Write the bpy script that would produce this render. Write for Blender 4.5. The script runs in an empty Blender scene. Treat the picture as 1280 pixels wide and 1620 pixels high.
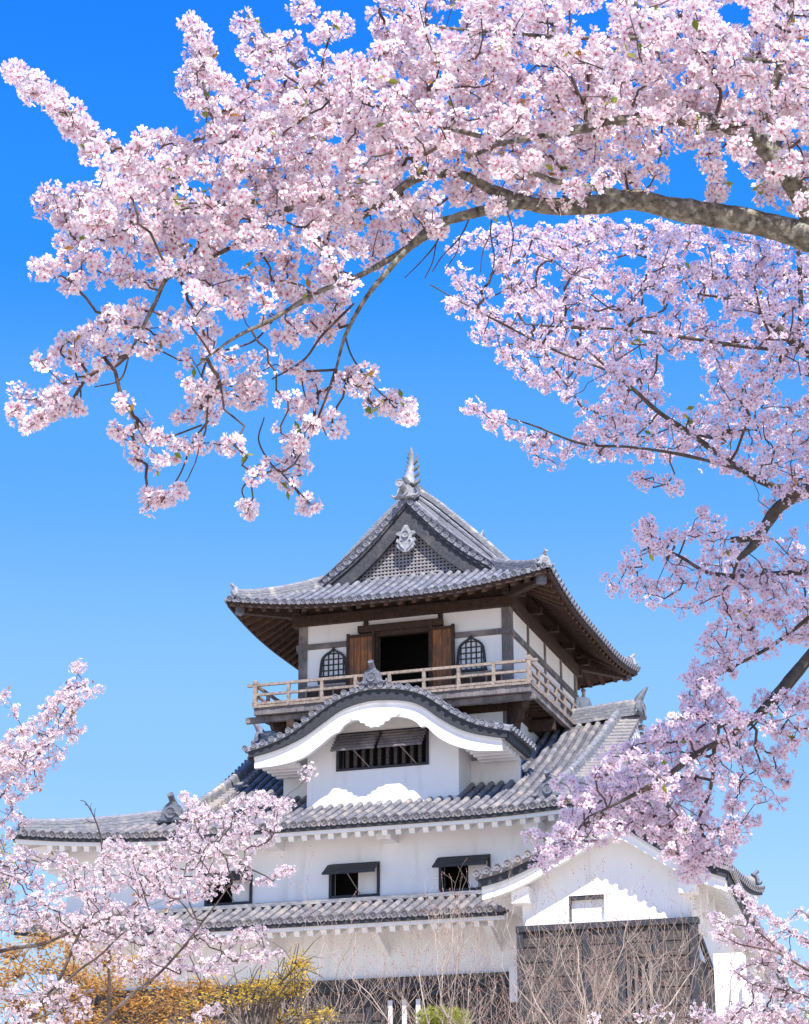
import bpy, math, random
import numpy as np
from mathutils import Vector, Matrix, noise as mnoise

R = math.radians
random.seed(7)
rng = np.random.default_rng(11)
scene = bpy.context.scene
COL = scene.collection

# ------------------------------------------------------------------ camera
FPX = 3500.0                                   # focal length in pixels of the 1280x1620 photograph
PITCH, ROLL, YAW = R(20.13), R(0.03), R(18.59)
CAM = Vector((18.19, -64.56, 1.6))
_fw = Vector((-math.sin(YAW)*math.cos(PITCH), math.cos(YAW)*math.cos(PITCH), math.sin(PITCH)))
_rt = Vector((math.cos(YAW), math.sin(YAW), 0))
_up = _rt.cross(_fw)
CR = _rt*math.cos(ROLL) + _up*math.sin(ROLL)
CU = -_rt*math.sin(ROLL) + _up*math.cos(ROLL)
CF = _fw
cd = bpy.data.cameras.new("camera")
cam = bpy.data.objects.new("camera", cd); COL.objects.link(cam)
cd.sensor_fit = 'VERTICAL'; cd.sensor_height = 24.0; cd.lens = FPX/1620*24.0
cd.clip_start = 0.1; cd.clip_end = 3000
cam.matrix_world = Matrix(((CR.x, CU.x, -CF.x, CAM.x), (CR.y, CU.y, -CF.y, CAM.y), (CR.z, CU.z, -CF.z, CAM.z), (0, 0, 0, 1)))
scene.camera = cam

def at(px, py, d):                             # a sight line of the survey photo, d metres out
    return CAM + CF*d + CR*((px-640)/FPX*d) + CU*(-(py-810)/FPX*d)

# ------------------------------------------------------------------ light
SUN = Vector((0.70, -1.0, 1.62)).normalized()  # towards the sun
world = bpy.data.worlds.new("World"); scene.world = world; world.use_nodes = True
wn = world.node_tree; bg = wn.nodes["Background"]
sky = wn.nodes.new("ShaderNodeTexSky"); sky.sky_type = 'NISHITA'; sky.sun_disc = False
sky.sun_elevation = math.asin(SUN.z); sky.sun_rotation = math.atan2(SUN.x, SUN.y)
sky.air_density = 1.0; sky.dust_density = 0.0; sky.ozone_density = 3.0
hsv = wn.nodes.new("ShaderNodeHueSaturation"); hsv.inputs['Hue'].default_value = 0.512; hsv.inputs['Saturation'].default_value = 1.22; hsv.inputs['Value'].default_value = 1.2
wn.links.new(sky.outputs[0], hsv.inputs['Color'])
# clear spring air: deep polarised blue overhead, paler towards the horizon
wtc = wn.nodes.new("ShaderNodeTexCoord"); wsep = wn.nodes.new("ShaderNodeSeparateXYZ"); wn.links.new(wtc.outputs['Generated'], wsep.inputs[0])
wramp = wn.nodes.new("ShaderNodeValToRGB"); wramp.color_ramp.interpolation = 'EASE'
stops = [(0.0, (0.50, 0.72, 1.0)), (0.14, (0.43, 0.68, 1.0)), (0.25, (0.27, 0.565, 1.0)), (0.375, (0.09, 0.395, 1.0)), (0.45, (0.012, 0.285, 1.0)), (0.55, (0.0, 0.22, 1.0)), (0.8, (0.0, 0.18, 0.88))]
els = wramp.color_ramp.elements
els[0].position, els[0].color = stops[0][0], (*stops[0][1], 1); els[1].position, els[1].color = stops[-1][0], (*stops[-1][1], 1)
for p_, c_ in stops[1:-1]: e_ = els.new(p_); e_.color = (*c_, 1)
wmul = wn.nodes.new("ShaderNodeVectorMath"); wmul.operation = 'SCALE'; wmul.inputs['Scale'].default_value = 3.75
wn.links.new(wsep.outputs[2], wramp.inputs[0]); wn.links.new(wramp.outputs[0], wmul.inputs[0])
wmix = wn.nodes.new("ShaderNodeMixRGB"); wmix.inputs[0].default_value = 0.88
wn.links.new(hsv.outputs[0], wmix.inputs[1]); wn.links.new(wmul.outputs[0], wmix.inputs[2]); wn.links.new(wmix.outputs[0], bg.inputs[0])
bg.inputs[1].default_value = 0.15
sl = bpy.data.lights.new("sun", 'SUN'); sl.energy = 4.2; sl.angle = R(0.5); sl.color = (1.0, 0.95, 0.88)
so = bpy.data.objects.new("sun", sl); COL.objects.link(so)
so.rotation_euler = SUN.to_track_quat('Z', 'Y').to_euler()
scene.view_settings.view_transform = 'Standard'
scene.view_settings.look = 'None'
scene.view_settings.exposure = 0.86
scene.view_settings.gamma = 1.0
scene.cycles.max_bounces = 6; scene.cycles.transparent_max_bounces = 4

# ------------------------------------------------------------------ materials
def new_mat(name):
    m = bpy.data.materials.new(name); m.use_nodes = True
    return m, m.node_tree, m.node_tree.nodes["Principled BSDF"]

def mat(name, c1, c2, scale=4.0, rough=0.8, bump=0.0, stretch=(1, 1, 1), detail=6, c3=None, s3=1.0, t3=(0.5, 0.65), st3=None):
    m, nt, b = new_mat(name)
    N, L = nt.nodes, nt.links
    tc = N.new("ShaderNodeTexCoord"); mp = N.new("ShaderNodeMapping"); mp.inputs['Scale'].default_value = stretch
    L.new(tc.outputs['Object'], mp.inputs[0])
    no = N.new("ShaderNodeTexNoise"); no.inputs['Scale'].default_value = scale; no.inputs['Detail'].default_value = detail
    no.inputs['Roughness'].default_value = 0.62
    L.new(mp.outputs[0], no.inputs[0])
    cr = N.new("ShaderNodeValToRGB"); cr.color_ramp.elements[0].color = (*c1, 1); cr.color_ramp.elements[1].color = (*c2, 1)
    cr.color_ramp.elements[0].position = 0.32; cr.color_ramp.elements[1].position = 0.68
    L.new(no.outputs['Fac'], cr.inputs[0]); out = cr.outputs[0]
    if c3:
        n3 = N.new("ShaderNodeTexNoise"); n3.inputs['Scale'].default_value = s3; n3.inputs['Detail'].default_value = 5
        if st3:
            mp3 = N.new('ShaderNodeMapping'); mp3.inputs['Scale'].default_value = st3; L.new(tc.outputs['Object'], mp3.inputs[0]); L.new(mp3.outputs[0], n3.inputs[0])
        else: L.new(tc.outputs['Object'], n3.inputs[0])
        r3 = N.new("ShaderNodeMapRange"); r3.inputs[1].default_value = t3[0]; r3.inputs[2].default_value = t3[1]
        L.new(n3.outputs['Fac'], r3.inputs[0])
        mx = N.new("ShaderNodeMixRGB"); mx.inputs[2].default_value = (*c3, 1)
        L.new(r3.outputs[0], mx.inputs[0]); L.new(out, mx.inputs[1]); out = mx.outputs[0]
    L.new(out, b.inputs['Base Color']); b.inputs['Roughness'].default_value = rough
    if bump:
        bp = N.new("ShaderNodeBump"); bp.inputs['Strength'].default_value = bump; bp.inputs['Distance'].default_value = 0.02
        L.new(no.outputs['Fac'], bp.inputs['Height']); L.new(bp.outputs[0], b.inputs['Normal'])
    return m

def tile_mat(name, dark, light, lichen, amount):
    m, nt, b = new_mat(name); N, L = nt.nodes, nt.links
    uv = N.new("ShaderNodeUVMap"); uv.uv_map = "UVMap"
    sep = N.new("ShaderNodeSeparateXYZ"); L.new(uv.outputs[0], sep.inputs[0])
    def fl(sock, k):
        d = N.new("ShaderNodeMath"); d.operation = 'DIVIDE'; d.inputs[1].default_value = k; L.new(sock, d.inputs[0])
        f = N.new("ShaderNodeMath"); f.operation = 'FLOOR'; L.new(d.outputs[0], f.inputs[0])
        fr = N.new("ShaderNodeMath"); fr.operation = 'FRACT'; L.new(d.outputs[0], fr.inputs[0])
        return f.outputs[0], fr.outputs[0]
    fu, _ = fl(sep.outputs[0], 0.16); fv, frv = fl(sep.outputs[1], 0.3)
    cb = N.new("ShaderNodeCombineXYZ"); L.new(fu, cb.inputs[0]); L.new(fv, cb.inputs[1])
    wnz = N.new("ShaderNodeTexWhiteNoise"); wnz.noise_dimensions = '2D'; L.new(cb.outputs[0], wnz.inputs['Vector'])
    tc = N.new("ShaderNodeTexCoord"); no = N.new("ShaderNodeTexNoise"); no.inputs['Scale'].default_value = 9; no.inputs['Detail'].default_value = 7
    L.new(tc.outputs['Object'], no.inputs[0])
    ad = N.new("ShaderNodeMath"); ad.operation = 'MULTIPLY_ADD'; ad.inputs[1].default_value = 0.26
    L.new(wnz.outputs['Value'], ad.inputs[0]); 
    sc = N.new("ShaderNodeMath"); sc.operation = 'MULTIPLY'; sc.inputs[1].default_value = 0.75; L.new(no.outputs['Fac'], sc.inputs[0])
    L.new(sc.outputs[0], ad.inputs[2])
    cr = N.new("ShaderNodeValToRGB"); cr.color_ramp.elements[0].color = (*dark, 1); cr.color_ramp.elements[1].color = (*light, 1)
    cr.color_ramp.elements[0].position = 0.2; cr.color_ramp.elements[1].position = 0.75
    L.new(ad.outputs[0], cr.inputs[0])
    n2 = N.new("ShaderNodeTexNoise"); n2.inputs['Scale'].default_value = 0.9; n2.inputs['Detail'].default_value = 8; n2.inputs['Roughness'].default_value = 0.75
    L.new(tc.outputs['Object'], n2.inputs[0])
    a2 = N.new("ShaderNodeMath"); a2.operation = 'MULTIPLY_ADD'; a2.inputs[1].default_value = 0.20; L.new(wnz.outputs['Value'], a2.inputs[0]); L.new(n2.outputs['Fac'], a2.inputs[2])
    r2 = N.new("ShaderNodeMapRange"); r2.inputs[1].default_value = 0.6; r2.inputs[2].default_value = 0.85; r2.inputs[4].default_value = amount
    L.new(a2.outputs[0], r2.inputs[0])
    mx = N.new("ShaderNodeMixRGB"); mx.inputs[2].default_value = (*lichen, 1); L.new(r2.outputs[0], mx.inputs[0]); L.new(cr.outputs[0], mx.inputs[1])
    gt = N.new('ShaderNodeMath'); gt.operation = 'GREATER_THAN'; gt.inputs[1].default_value = 150; L.new(sep.outputs[1], gt.inputs[0])
    pan_tone = N.new('ShaderNodeMixRGB'); pan_tone.blend_type = 'MULTIPLY'; pan_tone.inputs[2].default_value = (0.5, 0.5, 0.53, 1); L.new(gt.outputs[0], pan_tone.inputs[0]); L.new(mx.outputs[0], pan_tone.inputs[1])  # pan tiles take a darker tone than the cover tile rows
    L.new(pan_tone.outputs[0], b.inputs['Base Color']); b.inputs['Roughness'].default_value = 0.62
    bp = N.new("ShaderNodeBump"); bp.inputs['Strength'].default_value = 0.7; bp.inputs['Distance'].default_value = 0.03
    h = N.new("ShaderNodeMath"); h.operation = 'MULTIPLY_ADD'; h.inputs[1].default_value = -1.0
    L.new(frv, h.inputs[0]); L.new(no.outputs['Fac'], h.inputs[2])
    L.new(h.outputs[0], bp.inputs['Height']); L.new(bp.outputs[0], b.inputs['Normal'])
    return m

M = {}
M['tile_top'] = tile_mat('grey roof tile', (0.085, 0.09, 0.115), (0.26, 0.265, 0.31), (0.38, 0.37, 0.36), 0.5)
M['tile_low'] = tile_mat('weathered roof tile', (0.085, 0.085, 0.105), (0.27, 0.26, 0.285), (0.43, 0.36, 0.28), 0.75)
M['ridge'] = mat('ridge tile', (0.11, 0.115, 0.14), (0.31, 0.31, 0.34), 6, 0.7, 0.4, (1, 1, 5), c3=(0.46, 0.43, 0.37), s3=2.5, t3=(0.55, 0.7))
M['orn'] = mat('ornament tile', (0.08, 0.085, 0.11), (0.20, 0.21, 0.24), 9, 0.6, 0.5)
M['orn_pale'] = mat('pale ornament tile', (0.20, 0.205, 0.23), (0.42, 0.42, 0.44), 8, 0.6, 0.5)
M['plaster'] = mat('white plaster', (0.85, 0.84, 0.83), (0.90, 0.89, 0.88), 1.3, 0.85, 0.12, (1, 1, 0.5), c3=(0.70, 0.67, 0.64), s3=2.2, t3=(0.57, 0.85), st3=(1, 1, 0.16))
M['wood_dark'] = mat('dark brown timber', (0.024, 0.013, 0.009), (0.075, 0.040, 0.025), 9, 0.8, 0.3, (1, 1, 1))
M['wood_soffit'] = mat('brown rafter timber', (0.040, 0.019, 0.012), (0.105, 0.055, 0.033), 7, 0.8, 0.3)
M['wood_grey'] = mat('grey weathered timber', (0.085, 0.078, 0.085), (0.22, 0.195, 0.19), 5, 0.85, 0.4, (6, 6, 0.6), c3=(0.28, 0.24, 0.22), s3=1.5)
M['barge'] = mat('blue black bargeboard', (0.022, 0.024, 0.034), (0.075, 0.072, 0.08), 5, 0.7, 0.3, (3, 3, 3), c3=(0.14, 0.125, 0.12), s3=1.6, t3=(0.55, 0.8))
M['wood_rail'] = mat('pale weathered timber', (0.17, 0.13, 0.11), (0.40, 0.33, 0.275), 6, 0.85, 0.4, (2, 2, 2), c3=(0.20, 0.16, 0.13), s3=3, t3=(0.55, 0.75))
M['wood_door'] = mat('reddish door timber', (0.10, 0.032, 0.014), (0.44, 0.18, 0.07), 5, 0.75, 0.4, (7, 7, 0.5), c3=(0.12, 0.065, 0.045), s3=1.3, t3=(0.46, 0.68))
M['black'] = mat('black timber', (0.016, 0.018, 0.024), (0.05, 0.05, 0.06), 6, 0.65, 0.3, (1, 1, 6))
M['char'] = mat('charcoal board', (0.030, 0.026, 0.026), (0.10, 0.080, 0.072), 4, 0.75, 0.3, (1, 1, 6))
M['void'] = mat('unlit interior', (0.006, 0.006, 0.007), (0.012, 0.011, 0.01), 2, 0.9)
M['lattice'] = mat('lattice timber', (0.19, 0.18, 0.19), (0.35, 0.325, 0.32), 9, 0.8, 0.2)
M['paper'] = mat('window paper', (0.72, 0.73, 0.75), (0.80, 0.80, 0.80), 3, 0.9)
M['stone'] = mat('castle stone', (0.12, 0.11, 0.10), (0.34, 0.31, 0.27), 1.4, 0.9, 0.8)
M['ground'] = mat('sandy gravel', (0.46, 0.37, 0.27), (0.62, 0.52, 0.40), 0.6, 0.95, 0.4)
M['bark'] = mat('cherry bark', (0.045, 0.038, 0.032), (0.27, 0.235, 0.18), 38, 0.9, 1.0, c3=(0.36, 0.35, 0.29), s3=42, t3=(0.50, 0.66))
M['bark_brown'] = mat('brown cherry bark', (0.06, 0.042, 0.034), (0.17, 0.12, 0.10), 12, 0.9, 0.7, c3=(0.26, 0.22, 0.19), s3=7, t3=(0.58, 0.72))
M['bark_dark'] = mat('dark cherry bark', (0.045, 0.036, 0.03), (0.13, 0.11, 0.09), 14, 0.9, 0.9, c3=(0.30, 0.29, 0.24), s3=9, t3=(0.60, 0.72))
M['twig'] = mat('cherry twig', (0.045, 0.030, 0.028), (0.14, 0.095, 0.08), 18, 0.85)
M['bare'] = mat('bare twig bark', (0.30, 0.22, 0.17), (0.56, 0.45, 0.37), 6, 0.9)
M['bud'] = mat('winter bud', (0.20, 0.085, 0.07), (0.42, 0.24, 0.20), 8, 0.8)
M['maple_bark'] = mat('maple bark', (0.07, 0.05, 0.035), (0.17, 0.13, 0.09), 9, 0.9, 0.5)
M['skin'] = mat('skin', (0.52, 0.32, 0.23), (0.58, 0.37, 0.27), 5, 0.6)
M['hair'] = mat('dark hair', (0.018, 0.013, 0.011), (0.05, 0.035, 0.028), 30, 0.6)
M['shirt'] = mat('white cotton', (0.78, 0.76, 0.70), (0.84, 0.82, 0.78), 6, 0.9)
M['trouser'] = mat('dark cloth', (0.03, 0.03, 0.04), (0.06, 0.06, 0.075), 8, 0.9)

def leafy(name, trans=0.35, rough=0.6):        # colour comes from the petals' or leaves' own pigment attribute
    m, nt, b = new_mat(name); N, L = nt.nodes, nt.links
    a = N.new("ShaderNodeAttribute"); a.attribute_name = "Col"
    L.new(a.outputs['Color'], b.inputs['Base Color']); b.inputs['Roughness'].default_value = rough
    b.inputs['Specular IOR Level'].default_value = 0.2
    t = N.new("ShaderNodeBsdfTranslucent"); L.new(a.outputs['Color'], t.inputs['Color'])
    mx = N.new("ShaderNodeMixShader"); mx.inputs[0].default_value = trans
    L.new(b.outputs[0], mx.inputs[1]); L.new(t.outputs[0], mx.inputs[2])
    L.new(mx.outputs[0], nt.nodes["Material Output"].inputs['Surface'])
    return m
M['petal'] = leafy('cherry petal', 0.40)
M['leaf'] = leafy('young leaf', 0.45)
M['needle'] = leafy('pine needle', 0.15)

# ------------------------------------------------------------------ mesh helpers
class MB:
    """collects shapes and links them as ONE mesh object"""
    def __init__(s): s.v = []; s.f = []; s.uv = []; s.sm = []; s.has_uv = False; s.span = []
    def add(s, vs, fs, uvs=None, smooth=False):
        o = len(s.v); s.v.extend([tuple(p) for p in vs]); s.span.append((o, len(s.v)))
        for k, f in enumerate(fs):
            s.f.append(tuple(i+o for i in f)); s.sm.append(smooth)
            s.uv.append([uvs[i] for i in f] if uvs else [(0, 0)]*len(f))
        if uvs: s.has_uv = True
    def box(s, x0, x1, y0, y1, z0, z1):
        v = [(x0,y0,z0),(x1,y0,z0),(x1,y1,z0),(x0,y1,z0),(x0,y0,z1),(x1,y0,z1),(x1,y1,z1),(x0,y1,z1)]
        s.add(v, [(0,3,2,1),(4,5,6,7),(0,1,5,4),(1,2,6,5),(2,3,7,6),(3,0,4,7)])
    def bar(s, p, q, w, h, up=(0, 0, 1)):      # a square timber from p to q
        p, q = Vector(p), Vector(q); d = (q-p).normalized(); upv = Vector(up)
        a = d.cross(upv).normalized()*(w/2); b = a.cross(d).normalized()*(h/2)
        v = [p-a-b, p+a-b, p+a+b, p-a+b, q-a-b, q+a-b, q+a+b, q-a+b]
        s.add(v, [(0,1,2,3),(7,6,5,4),(0,4,5,1),(1,5,6,2),(2,6,7,3),(3,7,4,0)])
    def tube(s, pts, radii, n=8, caps=True):
        pts = [Vector(p) for p in pts]; m = len(pts)
        if not hasattr(radii, '__len__'): radii = [radii]*m
        ref = Vector((0.13, 0.21, 0.97)); vs = []
        prev = None
        for i, p in enumerate(pts):
            d = (pts[min(i+1, m-1)]-pts[max(i-1, 0)])
            if d.length < 1e-9: d = Vector((0, 0, 1))
            d.normalize()
            a = d.cross(ref) if prev is None else prev - d*prev.dot(d)
            if a.length < 1e-4: a = d.cross(Vector((1, 0, 0)))
            a.normalize(); prev = a; b = d.cross(a)
            for k in range(n):
                t = 2*math.pi*k/n
                vs.append(p + a*(radii[i]*math.cos(t)) + b*(radii[i]*math.sin(t)))
        fs = [(i*n+k, i*n+(k+1) % n, (i+1)*n+(k+1) % n, (i+1)*n+k) for i in range(m-1) for k in range(n)]
        s.add(vs, fs, smooth=True)
        if caps:
            s.add(vs[:n], [tuple(reversed(range(n)))]); s.add(vs[-n:], [tuple(range(n))])
    def prism(s, poly, origin, ex, ey, ez, t0, t1):   # polygon in the (ex, ey) plane extruded from t0 to t1 along ez
        o, ex, ey, ez = Vector(origin), Vector(ex), Vector(ey), Vector(ez)
        n = len(poly)
        vs = [o+ex*a+ey*b+ez*t0 for a, b in poly]+[o+ex*a+ey*b+ez*t1 for a, b in poly]
        s.add(vs, [tuple(range(n)), tuple(reversed(range(n, 2*n)))]+[(i, i+n, (i+1) % n+n, (i+1) % n) for i in range(n)])
    def strip(s, top, bot, d0, d1, axis=1):    # ribbon between two outlines (lists of (x,z)), thick from y=d0 to y=d1
        n = len(top)
        vs = [(x, d0, z) for x, z in top]+[(x, d0, z) for x, z in bot]+[(x, d1, z) for x, z in top]+[(x, d1, z) for x, z in bot]
        fs = []
        for i in range(n-1):
            fs += [(i, n+i, n+i+1, i+1), (2*n+i, 2*n+i+1, 3*n+i+1, 3*n+i), (i, i+1, 2*n+i+1, 2*n+i), (n+i, 3*n+i, 3*n+i+1, n+i+1)]
        fs += [(0, 2*n, 3*n, n), (n-1, 2*n-1, 4*n-1, 3*n-1)]
        s.add(vs, fs)
    def clusters(s):                           # far-apart pieces become objects of their own
        n = len(s.span)
        lo = np.array([np.min(np.array(s.v[a:b]), 0) for a, b in s.span]); hi = np.array([np.max(np.array(s.v[a:b]), 0) for a, b in s.span])
        if n > 900: return None
        size = (hi-lo).max(1)
        gap = np.maximum(0, np.maximum(lo[:, None]-hi[None], lo[None]-hi[:, None])); gap = np.sqrt((gap**2).sum(2))
        near = gap <= np.maximum(0.02, 0.45*np.maximum(size[:, None], size[None]))
        idx = np.arange(n)
        for _ in range(n):
            new = np.where(near, idx[None, :], n).min(1)
            if (new == idx).all(): break
            idx = new
        return idx
    def split(s):
        idx = s.clusters() if len(s.span) > 1 else None
        if idx is None or len(set(idx)) == 1: return [s]
        out = []; own = []
        for k, (a, b) in enumerate(s.span): own += [k]*(b-a)
        for c in sorted(set(idx)):
            m_ = MB(); mp = {}
            for f, u, sm in zip(s.f, s.uv, s.sm):
                if idx[own[f[0]]] != c: continue
                for i in f:
                    if i not in mp: mp[i] = len(m_.v); m_.v.append(s.v[i])
                m_.f.append(tuple(mp[i] for i in f)); m_.uv.append(u); m_.sm.append(sm)
            m_.has_uv = s.has_uv; out.append(m_)
        return out
    def build(s, name, m, parent=None):
        me = bpy.data.meshes.new(name); me.from_pydata(s.v, [], s.f)
        if s.has_uv:
            l = me.uv_layers.new(name="UVMap")
            flat = [c for f in s.uv for p in f for c in p]; l.data.foreach_set('uv', flat)
        me.polygons.foreach_set('use_smooth', s.sm)
        me.materials.append(m); me.update()
        o = bpy.data.objects.new(name, me); COL.objects.link(o)
        if parent: o.parent = parent
        return o

def tag(o, label=None, cat=None, group=None, kind=None):
    if label: o['label'] = label
    if cat: o['category'] = cat
    if group: o['group'] = group
    if kind: o['kind'] = kind
    return o

def empty(name, loc=(0, 0, 0)):
    o = bpy.data.objects.new(name, None); COL.objects.link(o); o.location = loc
    return o

def resample(pts, n):
    pts = [Vector(p) for p in pts]; L = [0]
    for a, b in zip(pts, pts[1:]): L.append(L[-1]+(b-a).length)
    out = []
    for i in range(n):
        t = L[-1]*i/(n-1); k = 0
        while k < len(L)-2 and L[k+1] < t: k += 1
        out.append(pts[k].lerp(pts[k+1], (t-L[k])/max(1e-9, L[k+1]-L[k])))
    return out

def smooth_curve(pts, n):                      # Catmull-Rom through the points
    P = [Vector(p) for p in pts]; P = [P[0]*2-P[1]]+P+[P[-1]*2-P[-2]]
    out = []
    m = len(P)-3
    for i in range(n):
        t = m*i/(n-1); k = min(int(t), m-1); u = t-k
        a, b, c, d = P[k:k+4]
        out.append(0.5*((2*b)+(c-a)*u+(2*a-5*b+4*c-d)*u*u+(3*b-a-3*c+d)*u**3))
    return out

# ------------------------------------------------------------------ setting
g = MB(); S_ = 900
n_ = 40
vs = []; fs = []
for i in range(n_+1):
    for j in range(n_+1):
        vs.append((-S_+2*S_*i/n_, -S_+2*S_*j/n_, -0.0))
for i in range(n_):
    for j in range(n_):
        a = i*(n_+1)+j; fs.append((a, a+n_+1, a+n_+2, a+1))
g.add(vs, fs)
tag(g.build('ground', M['ground']), kind='structure')

# ================================================================== CASTLE
castle = empty('castle_keep', (-4.5, 3.5, 0))
CO = Vector((-4.5, 3.5, 0))
tag(castle, 'white plastered castle tower with grey tiled curving roofs and a wooden balcony', 'castle')
INV = Matrix.Translation(-CO)
def cpart(mb, name, m, parent=None):
    first = None
    for piece in mb.split():
        o = piece.build(name, m, parent or castle)
        if parent is None: o.matrix_parent_inverse = INV
        first = first or o
    return first

def half_tube_rib(mb, fn, u, s0, s1, udir, r=0.085, tile=0.3, slope=None, down=None):
    """row of round cover tiles running up a slope; fn(u, s) gives the surface point"""
    L = s1-s0
    if L < 0.12: return
    nt = max(1, int(round(L/tile))); ud = Vector(udir)
    rings = []; uvs = []; vs = []
    na = 6
    for k in range(nt):
        for (q, rr) in ((0.0, r*1.04), (0.97, r*0.95)):
            s = s0 + L*(k+q)/nt
            p = fn(u, s); p2 = fn(u, s+0.05); t = (p2-p).normalized(); nrm = ud.cross(t).normalized()
            if nrm.z < 0: nrm = -nrm
            jit = 0.012*math.sin(u*17.3+k*5.1)
            for a in range(na):
                th = math.pi*(-0.12+1.24*a/(na-1))
                vs.append(p + ud*(rr*math.cos(th)+jit) + nrm*(rr*math.sin(th)))
                uvs.append((u*1.0, s0+L*(k+min(q, 0.9))/nt))
    m = len(vs)//na
    fs = [(i*na+a, i*na+a+1, (i+1)*na+a+1, (i+1)*na+a) for i in range(m-1) for a in range(na-1)]
    mb.add(vs, fs, uvs, smooth=False)

def disc(mb, c, axis, r, thick=0.05, n=12):    # round eave tile end with a raised rim and a sunken face
    ax = Vector(axis).normalized(); a = ax.cross(Vector((0.1, 0.2, 1))).normalized(); b = ax.cross(a)
    prof = [(r*0.92, 0), (r, 0.0), (r, thick), (r*0.82, thick), (r*0.72, thick*0.45), (r*0.30, thick*0.40), (r*0.22, thick*0.8)]
    vs = []
    for rr, h in prof:
        for k in range(n):
            t = 2*math.pi*k/n; vs.append(Vector(c)+ax*h+a*(rr*math.cos(t))+b*(rr*math.sin(t)))
    fs = [(i*n+k, i*n+(k+1) % n, (i+1)*n+(k+1) % n, (i+1)*n+k) for i in range(len(prof)-1) for k in range(n)]
    fs.append(tuple((len(prof)-1)*n+k for k in range(n)))
    mb.add(vs, fs, [(0.3*i, 0.1) for i in range(len(vs))])

def slope(mb, A, B, inward, fn, smax, smin=None, pitch=0.32, r=0.085, drop=0.10, ends=True, trim=0.0):
    """one tiled roof plane: pan tiles, rows of cover tiles, eave discs and drip edge. u runs A->B in metres."""
    A, B = Vector(A), Vector(B); L = (B-A).length; ud = (B-A).normalized()
    n = int(round(L/pitch)); us = [L*(i+0.5)/n for i in range(n)]
    edges = [0]+[(us[i]+us[i+1])/2 for i in range(n-1)]+[L]
    nS = 12
    for i in range(n):
        u0, u1 = edges[i], edges[i+1]
        s0a, s0b = (smin(u0), smin(u1)) if smin else (0, 0)
        ta, tb = smax(u0), smax(u1)
        if max(ta-s0a, tb-s0b) < 0.02: continue
        vs = []; uvs = []
        for k in range(nS+1):
            for u, s0, s1 in ((u0, s0a, ta), (us[i], (s0a+s0b)/2, smax(us[i])), (u1, s0b, tb)):
                s = s0+(max(s1, s0+.001)-s0)*k/nS; p = fn(u, s)
                if u != us[i]: p = p - Vector((0, 0, 0.03))
                vs.append(p); uvs.append((u+0.16, s+300.0))
        fs = [(k*3+j, k*3+j+1, k*3+j+4, k*3+j+3) for k in range(nS) for j in range(2)]
        mb.add(vs, fs, uvs)
    out = Vector(inward)*-1
    for u in us:
        s0 = smin(u) if smin else 0
        half_tube_rib(mb, fn, u, s0-0.03 if s0 == 0 else s0, smax(u)-trim, ud, r)
        if s0 == 0 and ends and smax(u) > 0.15:
            disc(mb, fn(u, -0.03)+Vector((0, 0, 0.01)), (out+Vector((0, 0, -0.25))), r*1.18, 0.05)
    if ends:                                   # scalloped drip edge of the pan tiles
        vs = []; k_ = []
        for i, u in enumerate(edges):
            p = fn(u, -0.03)
            vs += [p+Vector((0, 0, 0.0)), p-Vector((0, 0, drop))+out*0.0]
            if i < n:
                q = fn((edges[i]+us[i])/2, -0.03); vs += [q, q-Vector((0, 0, drop*0.9))]
                q = fn(us[i], -0.03); vs += [q, q-Vector((0, 0, drop*0.4))]
        m = len(vs)//2
        mb.add(vs, [(2*i, 2*i+1, 2*i+3, 2*i+2) for i in range(m-1)], [(0.2*i, 0.0) for i in range(len(vs))])

def ridge(mb, pts, w=0.34, h=0.34, capr=0.10, side=None):
    """stacked ridge: courses of flat tiles with a round cap, swept along pts"""
    pts = [Vector(p) for p in pts]; m = len(pts)
    prof = []
    nl = 4
    for k in range(nl):
        a = w/2*(1-0.22*k/nl); z0 = h*k/nl; z1 = h*(k+1)/nl
        prof += [(a, z0), (a, z1-0.03*h), (a-0.03, z1-0.03*h)]
    for k in range(7):
        t = math.pi*k/12; prof.append((capr*1.05*math.cos(t), h+capr*math.sin(t)))
    full = prof+[(-a, z) for a, z in reversed(prof[:-1])]
    n = len(full); vs = []; uvs = []; run = 0
    for i, p in enumerate(pts):
        d = pts[min(i+1, m-1)]-pts[max(i-1, 0)]; d.normalize()
        a = d.cross(Vector((0, 0, 1))).normalized(); b = a.cross(d).normalized()
        if i: run += (p-pts[i-1]).length
        for k, (x, z) in enumerate(full):
            vs.append(p+a*x+b*z); uvs.append((k*0.1, run))
    fs = [(i*n+k, i*n+k+1, (i+1)*n+k+1, (i+1)*n+k) for i in range(m-1) for k in range(n-1)]
    fs += [tuple(range(n)), tuple((m-1)*n+k for k in range(n-1, -1, -1))]
    mb.add(vs, fs, uvs)
    # joints of the round cap tiles
    L = 0
    for i in range(1, m):
        L += (pts[i]-pts[i-1]).length
    for q in resample(pts, max(3, int(L/0.32))):
        i = min(range(m), key=lambda j: (pts[j]-q).length)
        d = (pts[min(i+1, m-1)]-pts[max(i-1, 0)]).normalized(); a = d.cross(Vector((0, 0, 1))).normalized(); b = a.cross(d).normalized()
        c = q+b*(h-0.005)
        ring = [c+a*(capr*1.16*math.cos(math.pi*k/8))+b*(capr*1.14*math.sin(math.pi*k/8)) for k in range(9)]
        mb.add([p-d*0.03 for p in ring]+[p+d*0.03 for p in ring], [(k, k+1, k+10, k+9) for k in range(8)], [(0, 0)]*18)

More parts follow.
